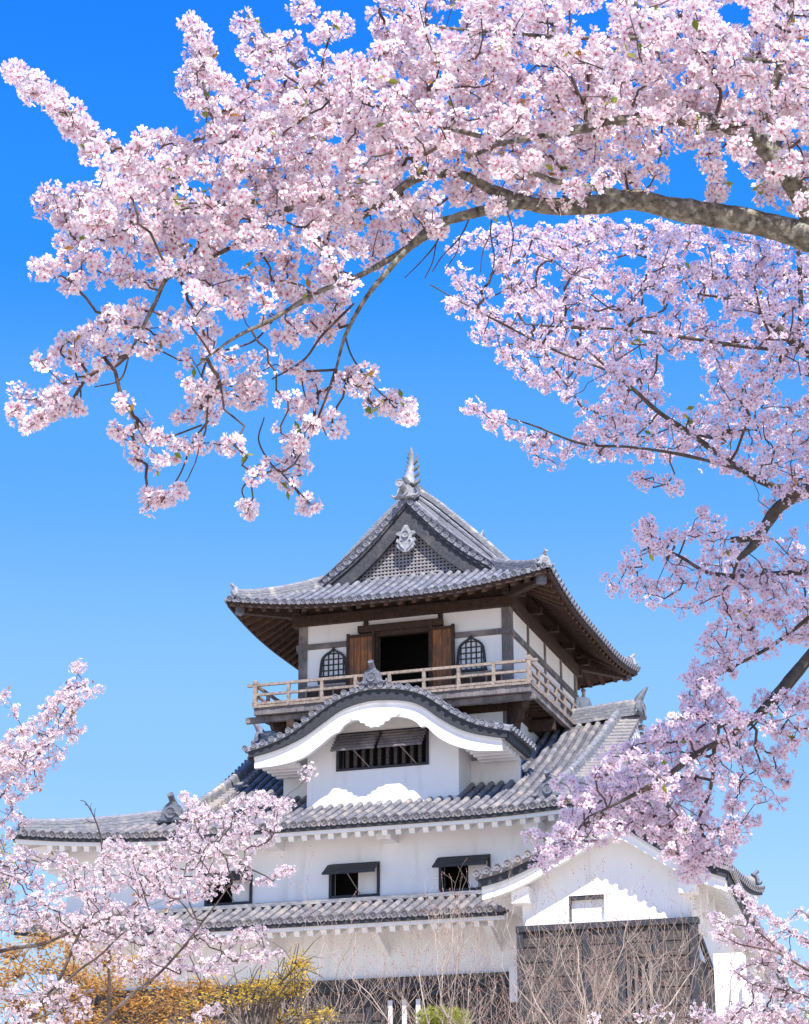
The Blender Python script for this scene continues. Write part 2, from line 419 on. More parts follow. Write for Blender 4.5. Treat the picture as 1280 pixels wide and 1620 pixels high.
def oni(mb, loc, face, s=1.0, tube=True, crest=True):
    """ridge-end tile: shouldered plate with a round crest and a tubular finial"""
    f = Vector(face).normalized(); ex = Vector((0, 0, 1)).cross(f).normalized(); ez = Vector((0, 0, 1))
    out = [(0.50, 0), (0.52, 0.10), (0.42, 0.13), (0.36, 0.22), (0.34, 0.38), (0.27, 0.52), (0.16, 0.60), (0.10, 0.66)]
    poly = out+[(-a, b) for a, b in reversed(out)]
    mb.prism([(a*s, b*s) for a, b in poly], loc, ex, ez, f, -0.10*s, 0.08*s)
    rim = [(a*0.72*s, b*0.80*s+0.05*s) for a, b in poly]
    mb.prism(rim, loc, ex, ez, f, 0.08*s, 0.115*s)
    for sg in (-1, 1):
        mb.tube([Vector(loc)+ex*(sg*a*s)+ez*(b*s)+f*0.06*s for a, b in ((0.34, 0.12), (0.50, 0.06), (0.60, 0.12), (0.57, 0.20))], [0.06*s, 0.06*s, 0.05*s, 0.03*s], 6)
    if crest:
        c = Vector(loc)+ez*0.30*s+f*0.115*s
        disc(mb, c, f, 0.19*s, 0.05*s, 16)
        for k in (-1, 0, 1):
            mb.tube([c+f*0.03*s+ex*(a_*s+k*0.055*s)+ez*(b_*s) for a_, b_ in ((-0.05, -0.10), (0.0, 0.0), (0.05, 0.10))], [0.012*s, 0.02*s, 0.012*s], 5)
    if tube:
        p0 = Vector(loc)+ez*0.62*s-f*0.18*s; p1 = Vector(loc)+ez*0.72*s+f*0.04*s; p2 = Vector(loc)+ez*0.86*s+f*0.20*s
        mb.tube([p0, p1, p2], 0.105*s, 10)
        disc(mb, p2, (p2-p1), 0.115*s, 0.03*s, 12)

def smoothstep(x): x = max(0, min(1, x)); return x*x*(3-2*x)
def interp(x, xs, ys):
    if x <= xs[0]: return ys[0]+(x-xs[0])*(ys[1]-ys[0])/(xs[1]-xs[0])
    for i in range(len(xs)-1):
        if x <= xs[i+1]: return ys[i]+(ys[i+1]-ys[i])*(x-xs[i])/(xs[i+1]-xs[i])
    return ys[-1]
def table(xs, ys, n=160):                      # smooth lookup
    P = smooth_curve([(a, 0, b) for a, b in zip(xs, ys)], n)
    X = [p.x for p in P]; Z = [p.z for p in P]
    return lambda x: float(np.interp(x, X, Z)) if X[0] <= x <= X[-1] else interp(x, X, Z)

# ------------------------------------------------------------------ top roof (hip-and-gable, ridge running back)
EX0, EX1, EY0, EY1 = -8.95, 1.83, -1.95, 10.35
XC = (EX0+EX1)/2; HW = (EX1-EX0)/2
prof_top = table([0, 0.9, 1.9, 2.4, 2.9, 3.4, 3.9, 4.4, 4.9, 5.15, HW], [23.10, 23.56, 24.12, 24.43, 24.78, 25.14, 25.56, 26.04, 26.58, 26.85, 27.12])
def lift_top(dc, s): return 0.46*max(0, 1-dc/4.6)**2.0*math.exp(-max(s, 0)/1.6)
VY0, VY1 = 0.30, EY1-1.35
def fn_front(u, s): return Vector((EX0+u, EY0+s, prof_top(s)+lift_top(min(u, EX1-EX0-u), s)))
def fn_back(u, s): return Vector((EX1-u, EY1-s, prof_top(s)+lift_top(min(u, EX1-EX0-u), s)))
# the main slopes swell above the verge and roll down to it at the gable edge
bump_t = table([0, 1.2, 2.1, 2.8, 3.45, 4.1, 4.77, HW], [0.0, 0.16, 0.38, 0.62, 0.80, 0.86, 0.78, 0.56])
def swell(y, s): return bump_t(max(0, min(s, HW)))*smoothstep((y-0.45)/0.95)*smoothstep((EY1-1.5-y)/0.95)
def fn_right(u, s): return Vector((EX1-s, EY0+u, prof_top(s)+lift_top(min(u, EY1-EY0-u), s)+swell(EY0+u, s)))
def fn_left(u, s): return Vector((EX0+s, EY1-u, prof_top(s)+lift_top(min(u, EY1-EY0-u), s)+swell(EY1-u, s)))
WF, WS = EX1-EX0, EY1-EY0
smF = lambda u: max(0, min(2.95, u, WF-u))
HIP = VY0-EY0
RV0, RV1 = HIP-0.02, WS-1.35
smS = lambda u: (HW if RV0 <= u <= RV1 else max(0, min(u, WS-u)))
top_roof = MB()
slope(top_roof, (EX0, EY0, 0), (EX1, EY0, 0), (0, 1, 0), fn_front, smF)
slope(top_roof, (EX1, EY0, 0), (EX1, EY1, 0), (-1, 0, 0), fn_right, smS)
slope(top_roof, (EX1, EY1, 0), (EX0, EY1, 0), (0, -1, 0), fn_back, smF)
slope(top_roof, (EX0, EY1, 0), (EX0, EY0, 0), (1, 0, 0), fn_left, lambda u: smS(WS-u))
# verge tiles: short cover tiles across the gable edge, discs facing the front
for fn, u, sg in ((fn_right, HIP, 1), (fn_left, WS-HIP, -1)):
    L = 0; s = 2.35
    while s < HW-0.12:
        p = fn(u, s)+Vector((0, 0, 0.05)); 
        top_roof.tube([p+Vector((0, 0.48, 0.04)), p+Vector((0, -0.06, -0.02))], 0.085, 8)
        disc(top_roof, p+Vector((0, -0.06, -0.02)), (0, -1, -0.1), 0.10, 0.04)
        p2 = fn(u, s+0.05); s += 0.29/max(1.0, math.sqrt(1+((p2.z-p.z+0.05)/0.05)**2)*0.99)
    strip_t = [(p.x, p.z+0.03) for p in (fn(u, 2.2+(HW-2.2)*k/24) for k in range(25))]
    strip_b = [(x, z-0.14) for x, z in strip_t]
    top_roof.strip(strip_t, strip_b, VY0-0.05, VY0+0.3)
tr = cpart(top_roof, 'top_roof', M['tile_top'])
rd = MB()
ridge(rd, [(XC, VY0+0.12+(VY1-VY0-0.24)*k/12, 27.10+0.50*smoothstep((k+0.3)/1.6)*smoothstep((12.3-k)/1.6)) for k in range(13)], 0.46, 0.36, 0.12)
for fn, u in ((fn_right, HIP+0.98), (fn_left, WS-HIP-0.98), (fn_right, WS-HIP-0.2), (fn_left, HIP+0.2)):   # descending ridges along the verges
    ridge(rd, [fn(u, s)+Vector((0, 0, 0.05)) for s in np.linspace(2.0, HW-0.15, 20)], 0.24, 0.12, 0.09)
for cx, cy, sx, sy in ((EX1, EY0, -1, 1), (EX0, EY0, 1, 1), (EX1, EY1, -1, -1), (EX0, EY1, 1, -1)):             # hip ridges
    ridge(rd, [Vector((cx+sx*d, cy+sy*d, prof_top(d)+lift_top(d, d)-0.10)) for d in np.linspace(0.22, 2.5, 12)], 0.38, 0.34, 0.10)
cpart(rd, 'roof_ridge', M['ridge'], None)
og = MB()
for cx, cy, sx, sy in ((EX1, EY0, -1, 1), (EX0, EY0, 1, 1), (EX1, EY1, -1, -1), (EX0, EY1, 1, -1)):
    z = prof_top(0.15)+lift_top(0.15, 0.15)
    oni(og, (cx+sx*0.2, cy+sy*0.2, z+0.02), (-sx, -sy, 0), 0.55)
cpart(og, 'corner_ridge_tile', M['orn_pale'])
og = MB(); oni(og, (XC, VY0-0.12, 27.12), (0, -1, 0), 0.75, tube=False); oni(og, (XC, VY1+0.12, 27.12), (0, 1, 0), 0.75, tube=False)
og.tube([(XC, VY0+0.2, 27.42), (XC-0.05, VY0-0.55, 27.5)], 0.12, 10); disc(og, (XC-0.05, VY0-0.55, 27.5), (0, -1, 0.1), 0.14, 0.04, 14)
cpart(og, 'ridge_end_tile', M['orn_pale'])

def shachi(y0, sg, dz=0.0, fat=1.0):                            # tiled dolphin fish standing on the ridge, tail in the air
    sp = smooth_curve([(0, 0.0, 0.0), (0, 0.05, 0.28), (0, 0.16, 0.55), (0.02, 0.20, 0.85), (0.05, 0.10, 1.12), (0.10, -0.05, 1.36)], 20)
    rr = np.interp(np.linspace(0, 1, 20), [0, 0.15, 0.35, 0.6, 0.8, 0.93, 1], [0.24, 0.20, 0.135, 0.105, 0.085, 0.05, 0.010])
    rr = rr*fat
    b = MB(); base = Vector((XC+0.02, y0, 27.68+dz))
    pts = [base+Vector((p.x, sg*p.y, p.z)) for p in sp]
    b.tube(pts, list(rr), 12)
    o = cpart(b, 'roof_fish_ornament', M['orn_pale'])
    f = MB()
    for k in range(3, 17, 2):                  # dorsal spines
        p = pts[k]
        f.add([p+Vector((-rr[k]*0.6, 0, -0.05)), p+Vector((-rr[k]*0.6, 0, 0.06)), p+Vector((-rr[k]-0.12, sg*0.05, 0.18)), p+Vector((-rr[k]*0.6, 0.05, 0)), ],
              [(0, 1, 2), (1, 3, 2), (3, 0, 2), (0, 3, 1)])
    for k, w in ((5, 0.24), (9, 0.22), (12, 0.16)):   # side fins curling out
        p = pts[k]
        f.tube([p+Vector((rr[k]*0.7, 0, -0.08)), p+Vector((rr[k]+w*0.6, -0.02, 0.02)), p+Vector((rr[k]+w*0.75, -0.04, 0.16)), p+Vector((rr[k]+w*0.5, -0.05, 0.30))], [0.06, 0.05, 0.03, 0.008], 6)
    f.tube([base+Vector((0, -sg*0.28, -0.02)), base+Vector((0, -sg*0.42, 0.05)), base+Vector((0, -sg*0.46, 0.14))], [0.14, 0.11, 0.05], 8)   # snout
    for s2 in (-1, 1):
        f.tube([base+Vector((s2*0.2, 0, 0.05)), base+Vector((s2*0.34, 0, 0.12)), base+Vector((s2*0.36, 0, 0.26))], [0.10, 0.07, 0.02], 6)
    cc = f.build('fin', M['orn'], o); 
shachi(VY0+0.2, 1); shachi(VY1-0.2, -1, -0.1, 0.55)

# gable: bargeboards, lattice, pendant
def verge_x(side, dz, n=30, s0=2.0):
    out = []
    for k in range(n):
        s = s0+(HW-s0)*k/(n-1); out.append(((EX1-s) if side > 0 else (EX0+s), prof_top(s)+dz))
    return out
for side in (1, -1):
    top = verge_x(side, -0.12); bot = [(x, z-0.56-0.20*(k/29)) for k, (x, z) in enumerate(verge_x(side, -0.12))]
    b = MB(); b.strip(top, bot, VY0+0.06, VY0+0.20)
    b.strip([(x, z+0.02) for x, z in top], [(x, z-0.10) for x, z in top], VY0-0.01, VY0+0.08)
    cpart(b, 'bargeboard', M['barge'])
b = MB()
GY = 0.62
gz0 = 24.45
poly = [(x, z) for x, z in verge_x(-1, -0.2, 16, 1.9)]+[(x, z) for x, z in reversed(verge_x(1, -0.2, 16, 1.9))]
b.prism(poly, (0, 0, 0), (1, 0, 0), (0, 0, 1), (0, 1, 0), GY+0.06, GY+0.2)
cpart(b, 'gable_wall', M['black'])
b = MB()
def gable_top(x): 
    s = (EX1-x) if x > XC else (x-EX0); return prof_top(s)-0.25
x = XC-2.6
while x < XC+2.6:
    b.box(x-0.028, x+0.028, GY-0.02, GY+0.03, gz0, max(gz0+0.05, gable_top(x))); x += 0.125
z = gz0+0.05
while z < 26.6:
    xs = [XC+k*0.02 for k in range(-130, 131) if gable_top(XC+k*0.02) > z]
    if xs: b.box(min(xs), max(xs), GY-0.035, GY-0.0, z-0.026, z+0.026)
    z += 0.118
cpart(b, 'gable_lattice', M['lattice'])
b = MB(); b.box(XC-3.2, XC+3.2, GY-0.14, GY+0.1, gz0-0.16, gz0-0.02); b.box(XC-3.4, XC+3.4, GY-0.25, GY+0.05, gz0-0.26, gz0-0.16)
cpart(b, 'gable_sill', M['ridge'])
b = MB()                                       # carved pendant
half = [(0.0, -0.44), (0.10, -0.42), (0.16, -0.34), (0.26, -0.30), (0.32, -0.20), (0.27, -0.10), (0.34, -0.05), (0.30, 0.05), (0.22, 0.02), (0.20, 0.12), (0.34, 0.20), (0.30, 0.27), (0.16, 0.30), (0.10, 0.42), (0.05, 0.50)]
poly = half+[(-a, c) for a, c in reversed(half[1:])]
b.prism(poly, (XC-0.02, 0, 25.72), (1, 0, 0), (0, 0, 1), (0, 1, 0), VY0-0.02, VY0+0.12)
disc(b, (XC-0.02, VY0-0.02, 25.90), (0, -1, 0), 0.13, 0.07, 14)
for sg in (-1, 1):
    b.tube([(XC-0.02+sg*a, VY0-0.03, 25.72+c) for a, c in ((0.05, -0.35), (0.16, -0.22), (0.22, -0.08), (0.15, 0.0), (0.10, -0.06))], [0.02, 0.04, 0.045, 0.035, 0.02], 6)
cpart(b, 'gable_pendant', M['orn_pale'])

# eave underside of the top roof: boards and rows of rafters
sf = MB()
def soff(fnx, L, smx):
    n = 26; vs = []; ks = 5
    for i in range(n+1):
        u = L*i/n; sm = min(max(smx(u), 0.0), 2.2)
        for k in range(ks+1):
            s = 0.02+(sm-0.02)*k/ks if sm > 0.02 else 0.02
            vs.append(fnx(u, s)-Vector((0, 0, 0.20)))
    sf.add(vs, [(i*(ks+1)+k, (i+1)*(ks+1)+k, (i+1)*(ks+1)+k+1, i*(ks+1)+k+1) for i in range(n) for k in range(ks)])
for f_, L_, s_ in ((fn_front, WF, lambda u: min(u, WF-u)), (fn_right, WS, lambda u: min(u, WS-u)), (fn_back, WF, lambda u: min(u, WF-u)), (fn_left, WS, lambda u: min(u, WS-u))): soff(f_, L_, s_)
cpart(sf, 'eave_soffit', M['wood_soffit'])
rf = MB()
for f_, L_ in ((fn_front, WF), (fn_right, WS), (fn_back, WF), (fn_left, WS)):
    u = 0.35
    while u < L_-0.3:
        d = min(u, L_-u); s1 = min(1.95, d)
        if s1 > 0.5:
            a = f_(u, 0.14)-Vector((0, 0, 0.285)); c = f_(u, s1)-Vector((0, 0, 0.30))
            rf.bar(a, c, 0.13, 0.17)
        u += 0.46
cpart(rf, 'eave_rafter', M['wood_soffit'])
rf = MB()
for f_, L_ in ((fn_front, WF), (fn_right, WS), (fn_back, WF), (fn_left, WS)):
    for s_, dz, w_, h_ in ((0.06, 0.17, 0.08, 0.16),):
        P_ = [f_(u, s_)-Vector((0, 0, dz)) for u in np.linspace(0.06+s_*0.9, L_-0.06-s_*0.9, 25)]
        for a, c in zip(P_, P_[1:]): rf.bar(a, c, w_, h_)
for cx, cy, sx, sy in ((EX1, EY0, -1, 1), (EX0, EY0, 1, 1), (EX1, EY1, -1, -1), (EX0, EY1, 1, -1)):
    a = Vector((cx+sx*0.35, cy+sy*0.35, prof_top(0.35)+lift_top(0.35, 0.35)-0.36)); c = Vector((cx+sx*2.0, cy+sy*2.0, 23.35))
    rf.bar(a, c, 0.22, 0.26)
cpart(rf, 'eave_beam', M['wood_dark'])
b = MB()
for cx, cy, sx, sy in ((EX1, EY0, -1, 1), (EX0, EY0, 1, 1), (EX1, EY1, -1, -1), (EX0, EY1, 1, -1)):
    p = Vector((cx+sx*0.34, cy+sy*0.34, prof_top(0.35)+lift_top(0.35, 0.35)-0.36)); d = Vector((-sx, -sy, 0.1)).normalized()
    b.bar(p-d*0.12, p+d*0.09, 0.27, 0.32)
cpart(b, 'beam_cap', M['orn'])
b = MB()
b.box(-7.35, 0.20, -0.16, 0.14, 22.95, 23.28); b.box(-0.14, 0.16, 0.14, 8.36, 22.951, 23.279); b.box(-7.29, -7.0, 0.14, 8.36, 22.951, 23.279); b.box(-7.35, 0.2, 8.36, 8.66, 22.95, 23.28)
for x in (-7.13, -5.35, -3.56, -1.8, 0):       # bracket arms under the eave purlin
    b.box(x-0.11, x+0.11, -0.5, -0.02, 23.30, 23.52)
for y in (0.1, 2.1, 4.2, 6.3, 8.4):
    b.box(0.0, 0.5, y-0.11, y+0.11, 23.30, 23.52); b.box(-7.6, -7.1, y-0.11, y+0.11, 23.30, 23.52)
b.box(-7.2, 0.05, 0.02, 0.14, 23.28, 23.98); b.box(-0.1, 0.02, 0.14, 8.4, 23.28, 24.36); b.box(-7.15, -7.03, 0.14, 8.4, 23.28, 24.36)
cpart(b, 'wall_plate', M['wood_dark'])

# ------------------------------------------------------------------ top storey
b = MB()
b.box(-7.05, -4.43, 0.0, 0.22, 17.0, 23.0); b.box(-2.67, -0.08, 0.0, 0.22, 17.0, 23.0)
b.box(-4.43, -2.67, 0.001, 0.219, 22.48, 23.0); b.box(-4.43, -2.67, 0.001, 0.219, 17.0, 20.1)
b.box(-0.24, -0.02, 0.22, 8.44, 17.0, 23.2); b.box(-7.11, -6.89, 0.22, 8.44, 17.0, 23.2); b.box(-7.0, -0.1, 8.22, 8.44, 17.0, 23.0)
cpart(b, 'tower_wall', M['plaster'])
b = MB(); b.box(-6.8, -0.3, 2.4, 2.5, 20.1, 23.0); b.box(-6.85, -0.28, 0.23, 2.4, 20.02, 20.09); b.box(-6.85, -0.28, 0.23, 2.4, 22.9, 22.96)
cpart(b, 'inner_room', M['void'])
for (x, y) in ((-7.0, 0.12), (-0.12, 0.12), (-7.0, 8.34), (-0.12, 8.34)):
    b = MB(); b.box(x-0.15, x+0.15, y-0.15, y+0.15, 17.2, 22.95); cpart(b, 'corner_post', M['wood_grey'])
for y in (2.15, 4.25, 6.35):
    for x in (-0.06, -7.07):
        b = MB(); b.box(x-0.08, x+0.08, y-0.085, y+0.085, 20.1, 23.0); cpart(b, 'wall_post', M['wood_grey'])
for x in (-4.83, -2.30):
    b = MB(); b.box(x-0.08, x+0.08, -0.05, 0.1, 22.73, 23.0); cpart(b, 'wall_post', M['wood_dark'])
b = MB(); b.box(-7.22, -5.30, -0.07, 0.1, 22.15, 22.33); cpart(b, 'tie_beam', M['wood_grey'])
b = MB(); b.box(-1.9, 0.09, -0.07, 0.1, 22.07, 22.25); cpart(b, 'tie_beam', M['wood_grey'])
b = MB(); b.box(-0.1, 0.07, -0.06, 8.5, 22.06, 22.24); cpart(b, 'tie_beam', M['wood_grey'])
b = MB(); b.box(-7.2, -7.05, -0.06, 8.5, 22.06, 22.24); cpart(b, 'tie_beam', M['wood_grey'])
b = MB(); b.box(-5.05, -2.2, -0.22, 0.06, 22.52, 22.74); b.box(-4.5, -2.6, -0.09, 0.1, 22.38, 22.52); b.box(-4.52, -4.40, -0.06, 0.12, 20.1, 22.4); b.box(-2.70, -2.60, -0.06, 0.12, 20.1, 22.4)
cpart(b, 'door_frame', M['wood_dark'])
for x0, x1, lab in ((-5.42, -4.50, 'left'), (-2.60, -1.82, 'right')):
    b = MB(); n = 4
    for k in range(n):
        a = x0+(x1-x0)*k/n; c = x0+(x1-x0)*(k+1)/n
        b.box(a+0.006, c-0.006, -0.155-0.004*(k % 2), -0.10, 20.16, 22.48)
    d = cpart(b, 'door', M['wood_door'])
    f = MB(); f.box(x0-0.02, x0+0.07, -0.19, -0.09, 20.12, 22.52); f.box(x1-0.07, x1+0.02, -0.19, -0.09, 20.12, 22.52)
    for zz in (20.2, 22.42): f.box(x0+0.07, x1-0.07, -0.18, -0.095, zz-0.05, zz+0.05)
    f.build('door_stile', M['wood_dark'], d)
# bell-shaped windows
hk = [(0.50, 0), (0.475, 0.35), (0.45, 0.62), (0.40, 0.80), (0.28, 0.93), (0.15, 1.0), (0.06, 1.07), (0.0, 1.16)]
def kato(xc, z0):
    sm = smooth_curve([(a, 0, c) for a, c in hk], 22); O = [(p.x, p.z) for p in sm]; 
    outer = O+[(-a, c) for a, c in reversed(O[:-1])]
    inner = [(a*0.84, 0.02+c*0.92) for a, c in outer]
    fr = MB(); n = len(outer); Y0, Y1 = -0.08, 0.01
    vs = [(xc+a, Y0, z0+c) for a, c in outer]+[(xc+a, Y0, z0+c) for a, c in inner]+[(xc+a, Y1, z0+c) for a, c in outer]+[(xc+a, Y1, z0+c) for a, c in inner]
    fs = []
    for i in range(n-1): fs += [(i, n+i, n+i+1, i+1), (i, i+1, 2*n+i+1, 2*n+i), (n+i, 3*n+i, 3*n+i+1, n+i+1)]
    fr.add(vs, fs); fr.box(xc-0.52, xc+0.52, -0.10, 0.01, z0-0.06, z0+0.02)
    w = cpart(fr, 'bell_window', M['black'])
    p = MB(); p.prism(inner, (xc, 0, z0), (1, 0, 0), (0, 0, 1), (0, 1, 0), -0.022, -0.004)
    p.build('window_paper', M['paper'], w)
    bars = MB()
    def topz(x):
        a = abs(x)/0.84; return 0.02+0.92*float(np.interp(-a, [-q[0] for q in O], [q[1] for q in O]))
    for k in range(-2, 3):
        x = k*0.17; bars.box(xc+x-0.019, xc+x+0.019, -0.06, -0.025, z0, z0+topz(x)-0.01)
    for k in range(1, 6):
        z = k*0.185; xs = [q*0.01 for q in range(0, 45) if topz(q*0.01) > z]
        if xs: bars.box(xc-max(xs), xc+max(xs), -0.055, -0.026, z0+z-0.018, z0+z+0.018)
    bars.build('window_bar', M['black'], w)
kato(-5.93, 21.02); kato(-1.28, 20.98)
for x0, x1 in ((-6.85, -5.45), (-1.78, -0.28)):
    b = MB(); b.box(x0, x1, -0.06, -0.001, 20.12, 20.86); d = cpart(b, 'dado_panel', M['wood_dark'])
    f = MB(); n = 3
    for k in range(n+1): 
        x = x0+(x1-x0)*k/n; f.box(x-0.03, x+0.03, -0.085, -0.055, 20.12, 20.9)
    f.box(x0-0.03, x1+0.03, -0.088, -0.058, 20.82, 20.9)
    f.build('panel_batten', M['wood_rail'], d)

# ------------------------------------------------------------------ balcony
BX0, BX1, BY0, BY1 = -8.23, 0.97, -1.2, 9.6
b = MB()
for k in range(46):                            # floor boards run outwards
    x0 = BX0+(BX1-BX0)*k/46; x1 = BX0+(BX1-BX0)*(k+1)/46
    b.box(x0+0.004, x1-0.004, BY0-0.03+0.008*(k*7 % 3), 0.0, 20.02, 20.10)
for k in range(48):
    y0 = 0.0+(BY1)*k/48; y1 = (BY1)*(k+1)/48
    b.box(-0.05, BX1+0.03-0.008*(k*5 % 3), y0+0.004, y1-0.004, 20.02, 20.10); b.box(BX0-0.03, -7.1, y0+0.004, y1-0.004, 20.02, 20.10)
balc = cpart(b, 'balcony', M['wood_rail'])
b = MB()
b.box(BX0+0.03, BX1-0.03, BY0+0.03, BY0+0.2, 19.80, 20.015); b.box(BX1-0.2, BX1-0.03, BY0+0.2, BY1, 19.80, 20.015); b.box(BX0+0.03, BX0+0.2, BY0+0.2, BY1, 19.80, 20.015)
b.box(BX0-0.35, BX1+0.05, BY0+0.26, BY0+0.44, 19.62, 19.80)
b.build('edge_beam', M['wood_grey'], balc)
b = MB()
x = BX0+0.4
while x < BX1-0.1: b.box(x-0.05, x+0.05, BY0+0.21, 0.0, 19.82, 19.96); x += 0.42
y = 0.3
while y < BY1-0.1: b.box(0.0, BX1-0.21, y-0.05, y+0.05, 19.82, 19.96); b.box(BX0+0.21, -7.1, y-0.05, y+0.05, 19.82, 19.96); y += 0.42
b.box(BX0+0.2, BX1-0.2, BY0+0.2, 0.0, 19.965, 20.014); b.box(-0.05, BX1-0.2, 0.0, BY1, 19.965, 20.014); b.box(BX0+0.2, -7.08, 0.0, BY1, 19.965, 20.014)
b.build('floor_joist', M['wood_soffit'], balc)
b = MB()
for x in (-7.0, -4.8, -2.4): b.box(x-0.12, x+0.12, -1.05, 0.0, 19.32, 19.60)
for y in (2.1, 4.25, 6.35): b.box(0.0, 0.85, y-0.12, y+0.12, 19.38, 19.72); b.box(-8.0, -7.1, y-0.12, y+0.12, 19.38, 19.72)
b.box(-7.2, 0.06, -0.06, 0.05, 19.55, 19.8); b.box(-0.05, 0.06, 0.0, 8.5, 19.5, 19.8)
for q in b.split(): q.build('support_beam', M['wood_dark'], balc)
br = [(0.0, 0.0), (1.0, 0.0), (1.0, -0.16), (0.84, -0.22), (0.80, -0.36), (0.62, -0.44), (0.56, -0.62), (0.40, -0.72), (0.34, -0.94), (0.18, -1.04), (0.10, -1.25), (0.0, -1.3)]
for xc, yc, dx, dy in ((0.0, 0.0, 1, -1), (-7.13, 0.0, -1, -1), (0.0, 8.45, 1, 1), (-7.13, 8.45, -1, 1)):
    b = MB(); d = Vector((dx, dy, 0)).normalized(); n_ = Vector((-d.y, d.x, 0))
    b.prism([(a*1.25, c) for a, c in br], (xc-d.x*0.1, yc-d.y*0.1, 19.80), d, (0, 0, 1), n_, -0.12, 0.12)
    b.build('corner_bracket', M['wood_dark'], balc)
posts = []
n = 9
for k in range(n): posts.append((BX0+0.06+(BX1-BX0-0.12)*k/(n-1), BY0+0.06, k in (0, n-1)))
n = 11
for k in range(1, n): 
    y = BY0+0.06+(BY1-BY0-0.12)*k/(n-1); posts.append((BX1-0.06, y, k == n-1)); posts.append((BX0+0.06, y, k == n-1))
for x, y, corner in posts:
    b = MB(); w = 0.065 if corner else 0.05; z1 = 20.92 if corner else 20.74
    b.box(x-w, x+w, y-w, y+w, 20.10, z1)
    if corner: b.box(x-w-0.012, x+w+0.012, y-w-0.012, y+w+0.012, z1-0.12, z1-0.06); b.add([(x-w, y-w, z1), (x+w, y-w, z1), (x+w, y+w, z1), (x-w, y+w, z1), (x, y, z1+0.05)], [(0, 1, 4), (1, 2, 4), (2, 3, 4), (3, 0, 4)])
    b.build('railing_post', M['wood_rail'], balc)
for z, h, nm, ex in ((20.785, 0.085, 'top_rail', 0.22), (20.46, 0.075, 'middle_rail', 0.0), (20.17, 0.08, 'bottom_rail', 0.06)):
    for seg in range(3):
        b = MB()
        if seg == 0: b.box(BX0-ex, BX1+ex, BY0+0.015, BY0+0.105, z-h/2, z+h/2)
        else:
            x = (BX1-0.06) if seg == 1 else (BX0+0.06)
            b.box(x-0.043, x+0.043, BY0+0.11, BY1, z-h/2-0.003, z+h/2-0.003)
        b.build(nm, M['wood_rail'], balc)

# ------------------------------------------------------------------ big lower roof (ridge running left-right)
LX0, LX1, LY0, LY1 = -14.95, 5.45, -4.2, 12.7
LRY = 4.25; LH = LRY-LY0
prof_low = table([0, 1.5, 3.0, 4.5, 6.0, 7.3, LH], [15.47, 16.10, 16.84, 17.65, 18.53, 19.35, 20.10])
def lift_low(dc, s): return 0.42*max(0, 1-dc/6.0)**2.0*math.exp(-max(s, 0)/2.0)
WFl, WSl = LX1-LX0, LY1-LY0
VXL, VXR = -10.1, 3.05
KL, KR = 0.38, 0.62                             # the end slopes are shallower than the long ones
def fl_front(u, s): return Vector((LX0+u, LY0+s, prof_low(s)+lift_low(min(u, WFl-u), s)))
def fl_back(u, s): return Vector((LX1-u, LY1-s, prof_low(s)+lift_low(min(u, WFl-u), s)))
def fl_right(u, s): return Vector((LX1-s, LY0+u, prof_low(s*KR)+lift_low(min(u, WSl-u)/KR, s*KR)))
def fl_left(u, s): return Vector((LX0+s, LY1-u, prof_low(s*KL)+lift_low(min(u, WSl-u)/KL, s*KL)))
def sm_f(u):
    x = LX0+u
    if x > VXR: return max(0, min((LX1-x)*KR, LH))
    if x < VXL: return max(0, min((x-LX0)*KL, LH))
    return LH
def sm_b(u): return sm_f(WFl-u)
def sm_r(u): return max(0, min(LX1-VXR+0.3, u/KR, (WSl-u)/KR))
def sm_l(u): return max(0, min(VXL-LX0+0.3, u/KL, (WSl-u)/KL))
b = MB()
slope(b, (LX0, LY0, 0), (LX1, LY0, 0), (0, 1, 0), fl_front, sm_f, r=0.098)
slope(b, (LX1, LY1, 0), (LX0, LY1, 0), (0, -1, 0), fl_back, sm_b, r=0.098)
slope(b, (LX1, LY0, 0), (LX1, LY1, 0), (-1, 0, 0), fl_right, sm_r, r=0.098)
slope(b, (LX0, LY1, 0), (LX0, LY0, 0), (1, 0, 0), fl_left, sm_l, r=0.098)
for vx, dirx in ((VXR, 1), (VXL, -1)):         # verge tiles facing sideways
    for sgn, f_ in ((1, lambda s: (LY0+s)), (-1, lambda s: (LY1-s))):
        s = 1.6 if dirx > 0 else 1.9
        while s < LH-0.1:
            p = Vector((vx, f_(s), prof_low(s)+0.05))
            b.tube([p+Vector((-dirx*0.8, 0, 0.03)), p+Vector((dirx*0.10, 0, -0.02))], 0.10, 8)
            disc(b, p+Vector((dirx*0.10, 0, -0.02)), (dirx, 0, -0.1), 0.115, 0.04)
            s += 0.27
lr = cpart(b, 'lower_roof', M['tile_low'])
rd = MB()
for x0, x1 in ((0.0, VXR+0.05), (VXL-0.05, -7.13)):
    up = lambda x: 0.16*smoothstep((x-0.5)/2.6) if x > 0 else 0.16*smoothstep((-7.6-x)/2.6)
    ridge(rd, [(x, LRY, 20.00+up(x)) for x in np.linspace(x0, x1, 9)], 0.5, 0.48, 0.12)
for x0, x1 in ((0.1, VXR-0.1), (VXL+0.1, -7.2)):   # rows of little round and wave tiles set in the ridge's face
    for k in range(14):
        x = x0+(x1-x0)*(k+0.5)/14; z = 20.0+0.16*smoothstep((x-0.5)/2.6 if x > 0 else (-7.6-x)/2.6)
        disc(rd, (x, LRY-0.21, z+0.17), (0, -1, 0), 0.055, 0.03, 8)
        for q in (-0.06, 0.06): rd.tube([(x+q-0.045, LRY-0.205, z+0.30), (x+q, LRY-0.22, z+0.35), (x+q+0.045, LRY-0.205, z+0.30)], 0.016, 5)
